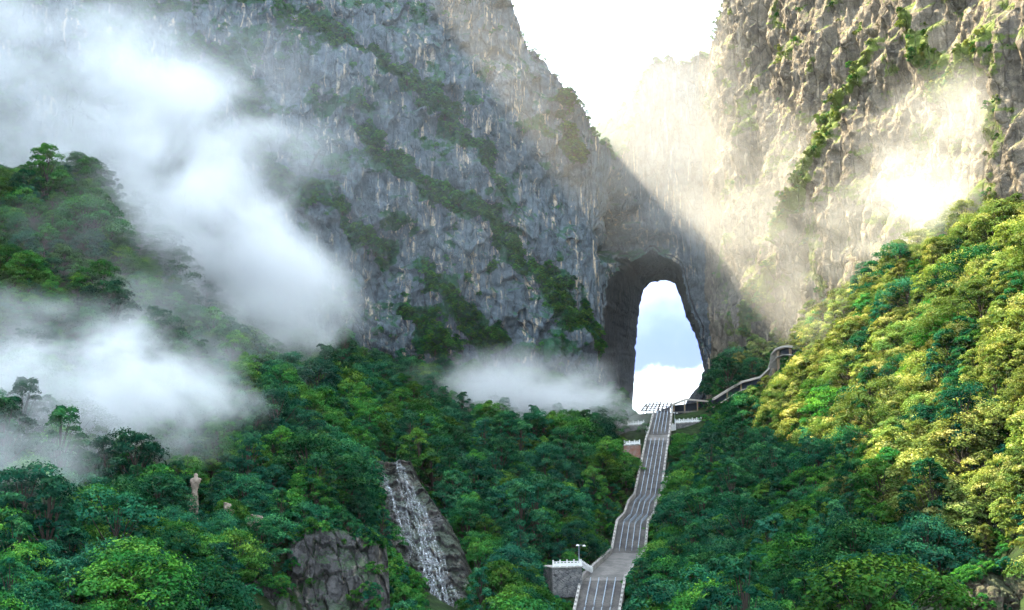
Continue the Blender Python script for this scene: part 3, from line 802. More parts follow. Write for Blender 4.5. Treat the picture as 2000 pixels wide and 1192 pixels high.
def scatter(name, pts, scl, rotz, vidx, meshes, label, cat, tilt=None):
    """one stuff object: meshes instanced on points"""
    src = bpy.data.collections.new(name + '_source')
    for k, mm in enumerate(meshes):
        src.objects.link(bpy.data.objects.new('%s_src_%02d' % (name, k), mm))
    me = bpy.data.meshes.new(name); me.vertices.add(len(pts)); me.vertices.foreach_set('co', np.asarray(pts, np.float32).ravel())
    for an, ty_p, val in (('scl', 'FLOAT', scl), ('vidx', 'INT', vidx)):
        a = me.attributes.new(an, ty_p, 'POINT'); a.data.foreach_set('value', np.asarray(val, np.float32 if ty_p == 'FLOAT' else np.int32))
    e = np.zeros((len(pts), 3), np.float32); e[:, 2] = rotz
    if tilt is not None: e[:, :2] = tilt
    a = me.attributes.new('rot', 'FLOAT_VECTOR', 'POINT'); a.data.foreach_set('vector', e.ravel())
    o = link(name, me, kind='stuff', label=label, cat=cat)
    ng = bpy.data.node_groups.new(name + '_nodes', 'GeometryNodeTree')
    ng.interface.new_socket('Geometry', in_out='INPUT', socket_type='NodeSocketGeometry'); ng.interface.new_socket('Geometry', in_out='OUTPUT', socket_type='NodeSocketGeometry')
    nn, ll = ng.nodes, ng.links
    gi, go = nn.new('NodeGroupInput'), nn.new('NodeGroupOutput')
    ci = nn.new('GeometryNodeCollectionInfo'); ci.inputs['Collection'].default_value = src; ci.inputs['Separate Children'].default_value = True; ci.inputs['Reset Children'].default_value = True
    ip = nn.new('GeometryNodeInstanceOnPoints'); ip.inputs['Pick Instance'].default_value = True
    def na(nm, tp):
        n = nn.new('GeometryNodeInputNamedAttribute'); n.data_type = tp; n.inputs['Name'].default_value = nm; return [s_ for s_ in n.outputs if s_.enabled and s_.name == 'Attribute'][0]
    ll.new(gi.outputs[0], ip.inputs['Points']); ll.new(ci.outputs[0], ip.inputs['Instance'])
    ll.new(na('vidx', 'INT'), ip.inputs['Instance Index']); ll.new(na('scl', 'FLOAT'), ip.inputs['Scale'])
    er = nn.new('FunctionNodeEulerToRotation'); ll.new(na('rot', 'FLOAT_VECTOR'), er.inputs[0]); ll.new(er.outputs[0], ip.inputs['Rotation'])
    ll.new(ip.outputs[0], go.inputs[0])
    md = o.modifiers.new('scatter', 'NODES'); md.node_group = ng
    return o
r_ = ~one
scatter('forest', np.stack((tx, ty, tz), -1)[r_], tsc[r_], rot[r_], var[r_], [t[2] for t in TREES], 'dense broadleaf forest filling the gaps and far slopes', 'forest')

# undergrowth where no tree fits
ux, uy = np.meshgrid(np.arange(-230, 230, 2.3), np.arange(165, 520, 2.1))
ux = (ux + RNG.uniform(-1, 1, ux.shape)).ravel(); uy = (uy + RNG.uniform(-1, 1, uy.shape)).ravel(); uz = gzi(ux, uy)
upx, upy = proj(np.stack((ux, uy, uz), -1)); utop = proj(np.stack((ux, uy, uz + 2.2), -1))
near = np.zeros(len(ux), bool)
cell = {}
for a, c in zip(tx, ty): cell.setdefault((int(a // 6), int(c // 6)), []).append((a, c))
du = np.array([min([math.hypot(a - p, c - q) for i in (-1, 0, 1) for j in (-1, 0, 1) for p, q in cell.get((int(a // 6) + i, int(c // 6) + j), [])] or [99]) for a, c in zip(ux, uy)])
d_u, _, hw_u = stair_dist(ux, uy)
uo = (du > 2.8) & (upx > -60) & (upx < 2060) & (upy > 420) & (utop[1] < 1200) & (d_u > hw_u + 1.6) & ~blocked(upx, upy, uy) & ~blocked(utop[0], utop[1], uy)
uo |= (du > 2.8) & (upx > 560) & (upx < 930) & (upy > 930) & (upy < 1250) & ~blocked(upx, upy, uy + 20) & ~blocked(utop[0], utop[1], uy + 20)
ns = int(uo.sum())
scatter('undergrowth', np.stack((ux, uy, uz - .3), -1)[uo], np.clip(RNG.normal(.85, .22, ns), .4, 1.4), RNG.uniform(0, 6.28, ns), RNG.choice([0, 1, 2], ns), [b_[1] for b_ in BUSH], 'low green undergrowth between trees, rocks and stairs', 'undergrowth')

# ------------------------------------------------------------------ bushes on the ledges of the cliffs
flat = WALL[:NR - 10].reshape(-1, 3); fveg = WVEG[:NR - 10].ravel(); fpx_, fpy_ = proj(flat)
p_s = np.where(fveg > .45, (fveg - .3) ** 2, 0) * (fpx_ > -60) * (fpx_ < 2060) * (fpy_ > -60) * (fpy_ < 900)
colw = np.gradient(ss)[None, :] * np.ones((NR - 10, 1)); p_s = p_s * colw.ravel() 
p_s[in_poly(fpx_, fpy_, HOLE_FRONT)] = 0
pick = RNG.choice(len(flat), 9000, p=p_s / p_s.sum())
bp = flat[pick]; bpx, bpy_ = fpx_[pick], fpy_[pick]
bsc = np.clip(RNG.normal(.52, .2, len(bp)), .2, 1.3) * (.6 + .5 * fveg[pick])
bv = np.where(bpx > 1400, RNG.choice([2, 3, 3], len(bp)), RNG.choice([0, 2, 1, 2], len(bp)))
cidx = pick % NCOL
bp = bp + np.stack((np.interp(ss[cidx], sd_, NX), np.interp(ss[cidx], sd_, NY), np.full(len(bp), -1.2)), -1) * (bsc * .8)[:, None]
brot = RNG.uniform(0, 6.28, len(bp))
big = np.argsort(-bsc)[:140]; isb = np.zeros(len(bp), bool); isb[big] = True
def ledge(px, py):
    if px > 1400: return 'sunlit right cliff'
    if px < 560: return 'misty left cliff'
    d = [band_dist(np.array([px]), np.array([py]), b_[0])[0][0] for b_ in BANDS[:5]]
    k = int(np.argmin(d))
    if d[k] > 60: return 'bare grey cliff'
    return ('long upper ledge', 'middle ledge towards cave', 'ledge above left mist', 'lower grey ledge', 'lowest grey ledge')[k]
BL = ('leafy green bush', 'dark green bush', 'fresh green bush', 'yellow-green bush')
bush_labels = dict(zip(big, ranked([BL[bv[i]] + ' on ' + ledge(bpx[i], bpy_[i]) for i in big], [bpx[i] for i in big])))
for i in big:
    le = ledge(bpx[i], bpy_[i])
    root = empty('cliff_bush', bp[i], bush_labels[i], 'bush', 'bushes on the ' + le)
    root.rotation_euler = (0, 0, brot[i]); root.scale = (bsc[i],) * 3
    link('stem', BUSH[bv[i]][0], root); link('foliage', BUSH[bv[i]][1], root)
r_ = ~isb
scatter('cliff_shrubs', bp[r_], bsc[r_], brot[r_], bv[r_], [b_[1] for b_ in BUSH], 'low green shrubs clinging to ledges of the cliffs', 'shrubs')

# ------------------------------------------------------------------ the long stone staircase
stair = empty('stone_staircase', ST_C[-2] - np.array((0, 0, 1)), 'long grey stone staircase climbing in flights to the cave', 'staircase')
UPV = np.array((0, 0, 1.0))
def lerp(a, c, t): return a * (1 - t) + c * t
LAND = {1, 7}
for k in range(len(STAIR) - 1):
    l0, r0_, l1, r1_ = ST_L[k], ST_R[k], ST_L[k + 1], ST_R[k + 1]
    mb = MB()
    if k in LAND:
        o_ = UPV * 1.4
        mb.hexa([l1 - o_, r1_ - o_, r0_ - o_, l0 - o_], [l1, r1_, r0_, l0])
        fl = part(mb, 'landing', M['step'], stair)
    else:
        dz = l0[2] - l1[2]; n = max(6, int(round(dz / .19)))
        for i in range(n):                              # bottom step first
            ta, tb = 1 - i / n, 1 - (i + 1) / n          # parameter from the upper node
            zt = l1[2] + dz * (i + 1) / n
            a, b_, c, d = lerp(l0, l1, ta), lerp(r0_, r1_, ta), lerp(r0_, r1_, tb), lerp(l0, l1, tb)
            T_ = [np.array((p[0], p[1], zt - .02)) for p in (a, b_, c, d)]
            mb.hexa([np.array((p[0], p[1], zt - 1.2)) for p in (a, b_, c, d)], T_)
        fl = part(mb, 'flight', M['step'], stair)
        L0 = np.array(stair.location)
        for fr in (.2, .4, .6, .8):
            p, q = lerp(l0, r0_, fr), lerp(l1, r1_, fr)
            nseg = max(1, int(round(np.linalg.norm(q - p) / 17)))
            for sgm in range(nseg):
                a, b_ = lerp(p, q, (sgm + .04) / nseg), lerp(p, q, (sgm + .94) / nseg)
                mb = MB()
                mb.bar(a + UPV * 1.05, b_ + UPV * 1.05, .15, .12); mb.bar(a + UPV * .55, b_ + UPV * .55, .12, .10)
                m_ = max(3, int(np.linalg.norm(b_ - a) / 1.7))
                for j in range(m_ + 1):
                    c = lerp(a, b_, j / m_); mb.bar(c - UPV * .1, c + UPV * 1.08, .14)
                mb.v = [tuple(np.array(v_) - L0) for v_ in mb.v]
                mb.build('handrail', M['steel'], fl)
    for s_, (a, c) in ((-1, (l0, l1)), (1, (r0_, r1_))):
        off = np.array((s_ * .30, 0, 0)); th = np.array((.25, 0, 0))
        mb = MB(); mb.hexa([c + off - th - UPV * 4, c + off + th - UPV * 4, a + off + th - UPV * 4, a + off - th - UPV * 4], [c + off - th + UPV * 1.15, c + off + th + UPV * 1.15, a + off + th + UPV * 1.15, a + off - th + UPV * 1.15])
        pw = part(mb, 'parapet', M['parapet'], stair)
        mb = MB(); n = max(1, int(np.linalg.norm(a - c) / 2.4))
        th2 = np.array((.34, 0, 0))
        mb.hexa([c + off - th2 + UPV * 1.152, c + off + th2 + UPV * 1.152, a + off + th2 + UPV * 1.152, a + off - th2 + UPV * 1.152], [c + off - th2 + UPV * 1.32, c + off + th2 + UPV * 1.32, a + off + th2 + UPV * 1.32, a + off - th2 + UPV * 1.32])
        for j in range(n):
            p = lerp(a, c, (j + .5) / n) + off; mb.box(p + UPV * 1.50, .42, .42, .5)
        mb.v = [tuple(np.array(v_) - np.array(stair.location)) for v_ in mb.v]
        mb.build('coping', M['parapet'], pw)

# ------------------------------------------------------------------ terraces with white balustrades
def balustrade(root, a, c, h=1.3, n=None, wpan=.16, spire=.45):
    a, c = np.array(a, float), np.array(c, float); L = np.linalg.norm(c - a); n = n or max(2, int(round(L / 2.0)))
    d = (c - a) / L
    for j in range(n + 1):
        p = lerp(a, c, j / n); mb = MB(); mb.box(p + UPV * (h / 2), .30, .30, h, d); mb.box(p + UPV * (h + spire * .28), .22, .22, spire * .5, d); mb.box(p + UPV * (h + spire * .7), .30, .30, spire * .42, d)
        part(mb, 'post', M['marble'], root)
    for j in range(n):
        p, q = lerp(a, c, j / n) + d * .152, lerp(a, c, (j + 1) / n) - d * .152
        mb = MB(); mb.bar(p + UPV * (h * .92), q + UPV * (h * .92), wpan * 1.3, h * .14)
        mb.bar(p + UPV * (h * .40), q + UPV * (h * .40), wpan, h * .56)
        m_ = (p + q) / 2; mb.box(m_ + UPV * h * .765, .25, wpan, h * .17, d)
        part(mb, 'panel', M['marble'], root)
def terrace(name, label, pa, pc, pyw, Y0, Y1, mat, back=9.0, side=None):
    """pa, pc: (px,row) of the top edge of the wall, left and right; pyw: row of the wall's foot"""
    a, c = W(pa[0], pa[1], Y0), W(pc[0], pc[1], Y1)
    foot = min(W(pa[0], pyw, Y0)[2], W(pc[0], pyw, Y1)[2]) - 2.0
    root = empty(name, ((a + c) / 2)[0:2].tolist() + [foot], label, 'terrace')
    d = (c - a); d[2] = 0; d /= np.linalg.norm(d); nb_ = np.array((-d[1], d[0], 0)); nb_ *= np.sign(nb_[1])
    b0, b1 = a + nb_ * back, c + nb_ * back
    fz = lambda p: np.array((p[0], p[1], foot))
    mb = MB(); mb.hexa([fz(a), fz(c), fz(b1), fz(b0)], [a - UPV * .26, c - UPV * .26, b1 - UPV * .26, b0 - UPV * .26]); part(mb, 'wall', mat, root)
    g = d * .25; h_ = nb_ * .25
    mb = MB(); mb.hexa([a - g - h_ - UPV * .258, c + g - h_ - UPV * .258, b1 + g - UPV * .258, b0 - g - UPV * .258], [a - g - h_, c + g - h_, b1 + g, b0 - g]); part(mb, 'paving_slab', M['parapet'], root)
    balustrade(root, a + g + h_, c - g + h_)
    if side is not None: balustrade(root, c - g + h_ * 5, np.array(side))
    return root
terrace('terrace', 'stone terrace with white balustrade and lamp beside lower landing', (1079, 1108), (1137, 1106), 1150, 310, 312, M['masonry'], 8, side=W(1157, 1121, 330))
terrace('terrace', 'wide pale terrace with white balustrade at the misty cliff foot', (1205, 833), (1259, 829), 850, 462, 465, M['masonry'], 8)
terrace('terrace', 'small white-railed terrace on red wall left of upper stairs', (1219, 870), (1251, 868), 884, 442, 444, M['brickish'], 7)
terrace('terrace', 'grey stone terrace right of the top flight of stairs', (1318, 827), (1371, 824), 845, 464, 468, M['masonry'], 9)
def lone_rail(label, p, q):
    root = empty('balustrade', p, label, 'balustrade', None); balustrade(root, p, q, 1.1, None); 
    mb = MB(); mb.bar(np.array(p) - UPV * .6, np.array(q) - UPV * .6, .5, 1.2); part(mb, 'plinth', M['marble'], root)
lone_rail('short white balustrade left of the uppermost flight', W(1262, 840, 461), W(1272, 837, 463))
lone_rail('short white balustrade right of the uppermost flight', W(1309, 836, 460), W(1319, 834, 463))
lone_rail('small white balustrade at the right edge halfway up the stairs', W(1294, 950, 418), W(1303, 947, 421))
# lamp posts
def lamp_post(label, base, h, s=1.0):
    root = empty('lamp_post', base, label, 'lamp post'); b0 = np.array(base, float)
    mb = MB(); v_, f_ = tube([b0, b0 + UPV * h * .5, b0 + UPV * h], [.16 * s, .12 * s, .09 * s], 8); mb.add(v_, f_.tolist()); part(mb, 'pole', M['steel'], root)
    for sx in (-.25, 1.0):
        e = b0 + UPV * (h - .15 * abs(sx)) + np.array((1.3 * sx * s, 0, 0)); mb = MB(); mb.bar(b0 + UPV * (h - .1), e, .08 * s); part(mb, 'arm', M['steel'], root)
        mb = MB(); mb.hexa([e + np.array(q) * s for q in ((-.42, -.22, -.26), (.42, -.22, -.26), (.42, .22, -.26), (-.42, .22, -.26))], [e + np.array(q) * s for q in ((-.2, -.1, .1), (.2, -.1, .1), (.2, .1, .1), (-.2, .1, .1))]); part(mb, 'lamp_head', M['marble'], root)
lamp_post('slim double-headed lamp post on the lower terrace', W(1131, 1106, 314), W(1131, 1064, 314)[2] - W(1131, 1106, 314)[2])
lamp_post('small lamp post right of the stairs halfway up', W(1297, 948, 420), W(1297, 930, 420)[2] - W(1297, 948, 420)[2], .8)
lamp_post('small lamp post beside the grey terrace near the top', W(1318, 826, 462), W(1318, 806, 462)[2] - W(1318, 826, 462)[2], .7)

# ------------------------------------------------------------------ lattice canopy at the head of the stairs
a, b_, c, d = W(1252, 803, 472), W(1306, 806, 470), W(1311, 787, 486), W(1263, 789, 488)
root = empty('lattice_canopy', W(1285, 812, 474), 'brown steel lattice canopy over the head of the stairs', 'canopy')
for i in range(8):
    t = i / 7; mb = MB(); mb.bar(lerp(a, b_, t), lerp(d, c, t), .42, .42); part(mb, 'rafter', M['dark_steel'], root)
for i in range(5):
    t = i / 4; mb = MB(); mb.bar(lerp(a, d, t) + UPV * .3, lerp(b_, c, t) + UPV * .45, .34, .32); part(mb, 'purlin', M['dark_steel'], root)
for p in (c, d, lerp(d, c, .5), b_ + (c - b_) * .35, a + (d - a) * .35):
    mb = MB(); mb.bar(np.array((p[0], p[1], W(1285, 815, 472)[2] - 4)), p, .42); part(mb, 'post', M['dark_steel'], root)
mb = MB(); e1, e2, e3 = lerp(a, b_, .55), b_, lerp(b_, c, .72)
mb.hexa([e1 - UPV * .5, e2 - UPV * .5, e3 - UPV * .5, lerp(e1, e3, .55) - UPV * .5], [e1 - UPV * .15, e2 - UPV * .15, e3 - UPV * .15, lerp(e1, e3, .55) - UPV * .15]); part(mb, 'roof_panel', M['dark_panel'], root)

# ------------------------------------------------------------------ roofed gallery right of the stair head
root = empty('roofed_gallery', W(1350, 803, 482), 'low pale-roofed gallery open at the front beside the cave mouth', 'gallery')
gp = [W(1313, 791, 480), W(1342, 780, 482), W(1384, 784, 486)]
for p, q in zip(gp[:-1], gp[1:]):
    mb = MB(); bk = np.array((0, 5.0, .6)); mb.hexa([p - UPV * .45, q - UPV * .45, q + bk - UPV * .45, p + bk - UPV * .45], [p + UPV * .1, q + UPV * .1, q + bk + UPV * .1, p + bk + UPV * .1]); part(mb, 'roof', M['walk'], root)
for px_ in (1316, 1337, 1362, 1382):
    y_ = np.interp(px_, [1313, 1342, 1384], [791, 780, 784]); p = W(px_, y_, 481.5); mb = MB(); mb.bar(np.array((p[0], p[1], W(1350, 803, 482)[2] - 1)), p - UPV * .46, .45); part(mb, 'post', M['timber'], root)
p, q = W(1313, 803, 486), W(1385, 803, 490)
mb = MB(); mb.hexa([p - UPV * 2, q - UPV * 2, q + np.array((0, .4, -2)), p + np.array((0, .4, -2))], [W(1313, 792, 486), W(1385, 785, 490), W(1385, 785, 490) + np.array((0, .4, 0)), W(1313, 792, 486) + np.array((0, .4, 0))]); part(mb, 'shade_back_wall', M['dark_panel'], root)  # dark sheet painting in the shade under the gallery roof
mb = MB(); mb.hexa([W(1313, 807, 479), W(1386, 805, 482), W(1386, 805, 490), W(1313, 807, 488)], [W(1313, 804, 479), W(1386, 802, 482), W(1386, 802, 490), W(1313, 804, 488)]); part(mb, 'floor', M['step'], root)

# ------------------------------------------------------------------ walkway climbing along the foot of the right-hand cliff
wk = [(1393, 778, 474), (1420, 761, 475), (1447, 745, 476), (1468, 740, 475), (1488, 735, 473), (1506, 718, 470), (1510, 704, 468), (1512, 690, 466), (1519, 681, 464), (1531, 676, 461), (1543, 675, 458), (1558, 677, 454), (1575, 680, 448)]
wp = [W(*p) for p in wk]
root = empty('cliff_walkway', wp[0] - UPV * 2, 'pale covered walkway winding up along the right cliff foot', 'walkway')
for p, q in zip(wp[:-1], wp[1:]):
    dd = q - p; dd[2] = 0; dd /= np.linalg.norm(dd); nn_ = np.array((-dd[1], dd[0], 0)); nn_ *= np.sign(nn_[1] + 1e-6) * 1.3
    q = q + dd * .12
    mb = MB(); mb.hexa([p - nn_ - UPV * .75, q - nn_ - UPV * .75, q + nn_ - UPV * .75, p + nn_ - UPV * .75], [p - nn_, q - nn_, q + nn_, p + nn_]); part(mb, 'roof', M['walk'], root)
    mb = MB(); mb.hexa([p - nn_ * .8 - UPV * 3.6, q - nn_ * .8 - UPV * 3.6, q + nn_ - UPV * 3.6, p + nn_ - UPV * 3.6], [p - nn_ * .8 - UPV * 3.3, q - nn_ * .8 - UPV * 3.3, q + nn_ - UPV * 3.3, p + nn_ - UPV * 3.3]); part(mb, 'deck', M['walk'], root)
    mb = MB(); mb.bar(p + nn_ * .9 - UPV * 2, q + nn_ * .9 - UPV * 2, .3, 2.5); part(mb, 'shade_back_wall', M['dark_panel'], root)
for k in (1, 2, 4, 6, 8, 10):
    p = wp[k]; mb = MB(); mb.bar(p - UPV * 12, p - UPV * .75, .55 if k < 6 else .9); part(mb, 'post', M['timber'], root)

# ------------------------------------------------------------------ rock patches: curtains over the slope
def patch(name, rows_, mat, nu, nv, fn, label=None, cat=None, kind='structure'):
    """rows_: (px centre, row, half width px, distance) from top to bottom"""
    R_ = np.array(rows_, float); tt = np.linspace(0, len(R_) - 1, nv); id_ = np.arange(len(R_))
    cpx, crow, hw_, dd_ = (np.interp(tt, id_, R_[:, i]) for i in range(4))
    uu = np.linspace(-1, 1, nu)
    PXg = cpx[:, None] + hw_[:, None] * uu[None]; PYg = np.repeat(crow[:, None], nu, 1); DG = np.repeat(dd_[:, None], nu, 1)
    x, y, z = ray(PXg, PYg); P = np.stack((x * DG / y, DG, z * DG / y), -1)
    U, V = np.meshgrid(uu, np.linspace(0, 1, nv))
    D, veg = fn(P[..., 0], P[..., 2], U, V)
    edge = np.maximum(sstep(.72, 1.0, np.abs(U)), 1 - sstep(0, .05, V))
    nrm_ = np.array((.05, -.92, .38))
    P = P + nrm_ * (D - 7 * edge)[..., None]
    me_ = mesh_np(name, P.reshape(-1, 3), grid_faces(nu, nv), mat, False, {'veg': np.clip(veg, 0, 1).ravel()})
    if name == 'rock_face' and nu > 30:
        w_ = np.exp(-((V - .06) / .07) ** 2) + .8 * np.exp(-((np.abs(U) - .72) / .10) ** 2) + .05
        w_ = w_ * (V < .8) * (U > -.93) * (U < .93) * (fbm(P[..., 0] / 4, P[..., 2] / 4, 230, 3) + .45).clip(0)
        k_ = RNG.choice(P.shape[0] * P.shape[1], int(70 * nu / 110), p=(w_ / w_.sum()).ravel())
        ROCK_PLANTS.append(P.reshape(-1, 3)[k_] + np.array((0, -.2, -.7)))
    return link(name, me_, kind=kind), P, U, V
ROCK_PLANTS = []
def fall_fn(x, z, U, V):
    zz = z + 1.6 * fbm(x / 5, z / 9, 170, 3) + .18 * x
    t = (zz / 2.9) % 1.0; t2 = ((zz + .8 * fbm(x / 2.2, z / 3, 176, 2)) / 1.05) % 1.0
    D = 1.5 * (1 - t) ** .7 + .55 * (1 - t2) + 2.2 * fbm(x / 8, z / 10, 172, 4)
    c, tl_, e = worley(x / 1.5, z / 1.2, 175)
    return D + .8 * (c - .5 + tl_ * .6), .55 * sstep(.55, .95, np.abs(U)) + .15
fall_rows = [(768, 898, 42, 338), (772, 930, 50, 332), (800, 1000, 74, 318), (832, 1100, 92, 301), (858, 1192, 96, 288), (870, 1260, 100, 280)]
_, FP, FU, FV = patch('waterfall_rock', fall_rows, M['rock_wet'], 110, 260, fall_fn)
def block_fn(x, z, U, V):
    c, tl_, e = worley(x / 3.4 + .12 * z, z / 4.6 + .25 * perlin(x / 4, z / 4, 190), 181, True)
    c2, t2, e2 = worley(x / 1.3, z / 1.9, 183, True)
    D = 2.6 * (c - .5) + 1.0 * tl_ - 1.1 * (1 - sstep(0, .07, e)) + .5 * (c2 - .5) - .3 * (1 - sstep(0, .1, e2)) + 2.5 * fbm(x / 11, z / 14, 185, 3) + .18 * fbm(x / .8, z / .8, 187, 3)
    return D, .45 * (1 - sstep(0, .1, e)) + .5 * (1 - sstep(.03, .16, V)) + .25
patch('rock_face', [(655, 1030, 95, 256), (650, 1070, 105, 254), (648, 1120, 110, 251), (640, 1192, 120, 248), (640, 1270, 135, 244)], M['rock_block'], 130, 130, block_fn)
patch('rock_face', [(505, 1125, 56, 236), (503, 1160, 66, 235), (505, 1192, 72, 233), (505, 1260, 76, 230)], M['rock_block'], 60, 60, block_fn)
patch('rock_face', [(1970, 1104, 70, 192), (1962, 1125, 95, 188), (1950, 1160, 130, 184), (1950, 1200, 140, 181), (1950, 1270, 150, 178)], M['rock_brown'], 110, 90, block_fn)
patch('rock_face', [(445, 985, 9, 252), (446, 1000, 12, 252), (444, 1025, 10, 252)], M['rock_tan'], 20, 24, lambda x, z, U, V: (1.2 + .8 * fbm(x, z, 191, 3), U * 0))
patch('rock_face', [(500, 1008, 16, 254), (498, 1020, 22, 254), (505, 1042, 18, 254)], M['rock_tan'], 24, 24, lambda x, z, U, V: (1.2 + .8 * fbm(x, z, 193, 3), U * 0))

_rp = np.concatenate(ROCK_PLANTS)
scatter('rock_plants', _rp, np.clip(RNG.normal(.6, .2, len(_rp)), .25, 1.1), RNG.uniform(0, 6.28, len(_rp)), RNG.choice([0, 1, 2], len(_rp)), [b_[1] for b_ in BUSH], 'green plants hanging over the low rock faces', 'plants')

# ------------------------------------------------------------------ the waterfall: threads of water following the stepped rock
b = NB('falling_water'); v = b.coord((2.4, 2.4, .22))
al = b.ramp(b.noise(v, 1.0, 6, .6), .43, .78, 0, .8)
d_ = b.n.new('ShaderNodeBsdfDiffuse'); d_.inputs[0].default_value = (.78, .82, .86, 1)
g_ = b.n.new('ShaderNodeBsdfGlossy'); g_.inputs['Roughness'].default_value = .25
t_ = b.n.new('ShaderNodeBsdfTransparent')
m1 = b.n.new('ShaderNodeMixShader'); m1.inputs[0].default_value = .15; b.l.new(d_.outputs[0], m1.inputs[1]); b.l.new(g_.outputs[0], m1.inputs[2])
m2 = b.n.new('ShaderNodeMixShader'); b.l.new(al, m2.inputs[0]); b.l.new(t_.outputs[0], m2.inputs[1]); b.l.new(m1.outputs[0], m2.inputs[2])
b.l.new(m2.outputs[0], b.out.inputs['Surface']); M['water'] = b.m
b = NB('water_film'); v = b.coord((3.0, 3.0, .16))
al = b.ramp(b.noise(v, 1.0, 6, .62), .46, .85, 0, .38)
d_ = b.n.new('ShaderNodeBsdfDiffuse'); d_.inputs[0].default_value = (.72, .78, .84, 1); t_ = b.n.new('ShaderNodeBsdfTransparent')
m2 = b.n.new('ShaderNodeMixShader'); b.l.new(al, m2.inputs[0]); b.l.new(t_.outputs[0], m2.inputs[1]); b.l.new(d_.outputs[0], m2.inputs[2])
b.l.new(m2.outputs[0], b.out.inputs['Surface']); M['water_veil'] = b.m
nvF, nuF = FP.shape[:2]
fall = empty('waterfall', FP[-1, nuF // 2], 'thin white waterfall breaking over dark stepped rock', 'waterfall')
FL = np.array(fall.location)
STREAMS = [(-.62, -.35, 0, .30, 5), (.15, .10, .03, .28, 4), (.42, .30, .10, .42, 4), (-.50, -.42, .14, .40, 4), (-.35, -.30, .25, .55, 7), (.05, -.05, .22, .70, 9), (.28, .05, .24, .75, 10), (.40, .28, .30, .72, 7), (-.12, -.30, .34, .60, 5), (-.05, .02, .50, .95, 10), (.10, .18, .60, .97, 9), (.32, .38, .66, .92, 6), (.05, .08, .80, 1.0, 8), (.2, .25, .45, .8, 6)]
for si, (u0, u1, v0, v1, nrib) in enumerate(STREAMS):
    V_, F_, n0 = [], [], 0
    for r_i in range(max(2, int(nrib * .5))):
        rr = np.random.default_rng(500 + si * 31 + r_i)
        va = v0 + rr.uniform(0, .25) * (v1 - v0); vb = v1 - rr.uniform(0, .3) * (v1 - v0)
        if vb - va < .04: continue
        n = int((vb - va) * 260) + 3
        tv = np.linspace(va, vb, n); tt = (tv - v0) / (v1 - v0)
        u = u0 + (u1 - u0) * tt + rr.normal(0, .09) + .05 * perlin(tv * 22, np.full(n, si * 7.1 + r_i), 210) + .03 * perlin(tv * 60, np.full(n, si * 3.3 + r_i), 211)
        wd = rr.uniform(.05, .18) * (1 + .6 * perlin(tv * 30, np.full(n, r_i * 5.5), 212)) * np.minimum(1, np.minimum(np.arange(n), np.arange(n)[::-1]) / 4 + .15)
        iu = np.clip((u + 1) / 2 * (nuF - 1), 1, nuF - 2); iv = np.clip(tv * (nvF - 1), 0, nvF - 1.01)
        i0, j0 = iu.astype(int), iv.astype(int); fu, fv = (iu - i0)[:, None], (iv - j0)[:, None]
        P = (FP[j0, i0] * (1 - fu) + FP[j0, i0 + 1] * fu) * (1 - fv) + (FP[j0 + 1, i0] * (1 - fu) + FP[j0 + 1, i0 + 1] * fu) * fv
        for _ in range(5): P[1:-1] = (P[:-2] + 2 * P[1:-1] + P[2:]) / 4
        P = P + np.array((0, -.5, .28)) - FL
        X = np.zeros_like(P); X[:, 0] = wd
        V_.append(np.concatenate((P - X, P + np.array((0, -.12, .04)), P + X)))
        q = np.arange(n - 1)
        F_.append(np.concatenate((np.stack((q, q + n, q + n + 1, q + 1), -1), np.stack((q + n, q + 2 * n, q + 2 * n + 1, q + n + 1), -1))) + n0); n0 += 3 * n
    V2, F2, n0 = [], [], 0
    for r_i in range(2):
        rr = np.random.default_rng(900 + si * 17 + r_i)
        n = int((v1 - v0) * 200) + 6; tv = np.linspace(v0 + .1 * (v1 - v0), v1, n); tt = (tv - v0) / (v1 - v0)
        u = u0 + (u1 - u0) * tt + rr.normal(0, .05) + .05 * perlin(tv * 15, np.full(n, si * 2.2 + r_i), 215)
        wd = rr.uniform(.4, .8) * (1 + .5 * perlin(tv * 18, np.full(n, si * 1.7 + r_i), 216)) * np.minimum(1, np.arange(n) / 10 + .1)
        i0 = np.clip((u + 1) / 2 * (nuF - 1), 1, nuF - 2).astype(int); j0 = np.clip(tv * (nvF - 1), 0, nvF - 2).astype(int)
        P = FP[j0, i0].copy()
        for _ in range(8): P[1:-1] = (P[:-2] + 2 * P[1:-1] + P[2:]) / 4
        P = P + np.array((0, -.42, .22)) - FL
        X = np.zeros_like(P); X[:, 0] = wd
        V2.append(np.concatenate((P - X, P + np.array((0, -.15, .05)), P + X))); q = np.arange(n - 1)
        F2.append(np.concatenate((np.stack((q, q + n, q + n + 1, q + 1), -1), np.stack((q + n, q + 2 * n, q + 2 * n + 1, q + n + 1), -1))) + n0); n0 += 3 * n
    link('water_veil', mesh_np('water_veil', np.concatenate(V2), np.concatenate(F2), M['water_veil'], True), fall)
    link('stream', mesh_np('stream', np.concatenate(V_), np.concatenate(F_), M['water'], True), fall)

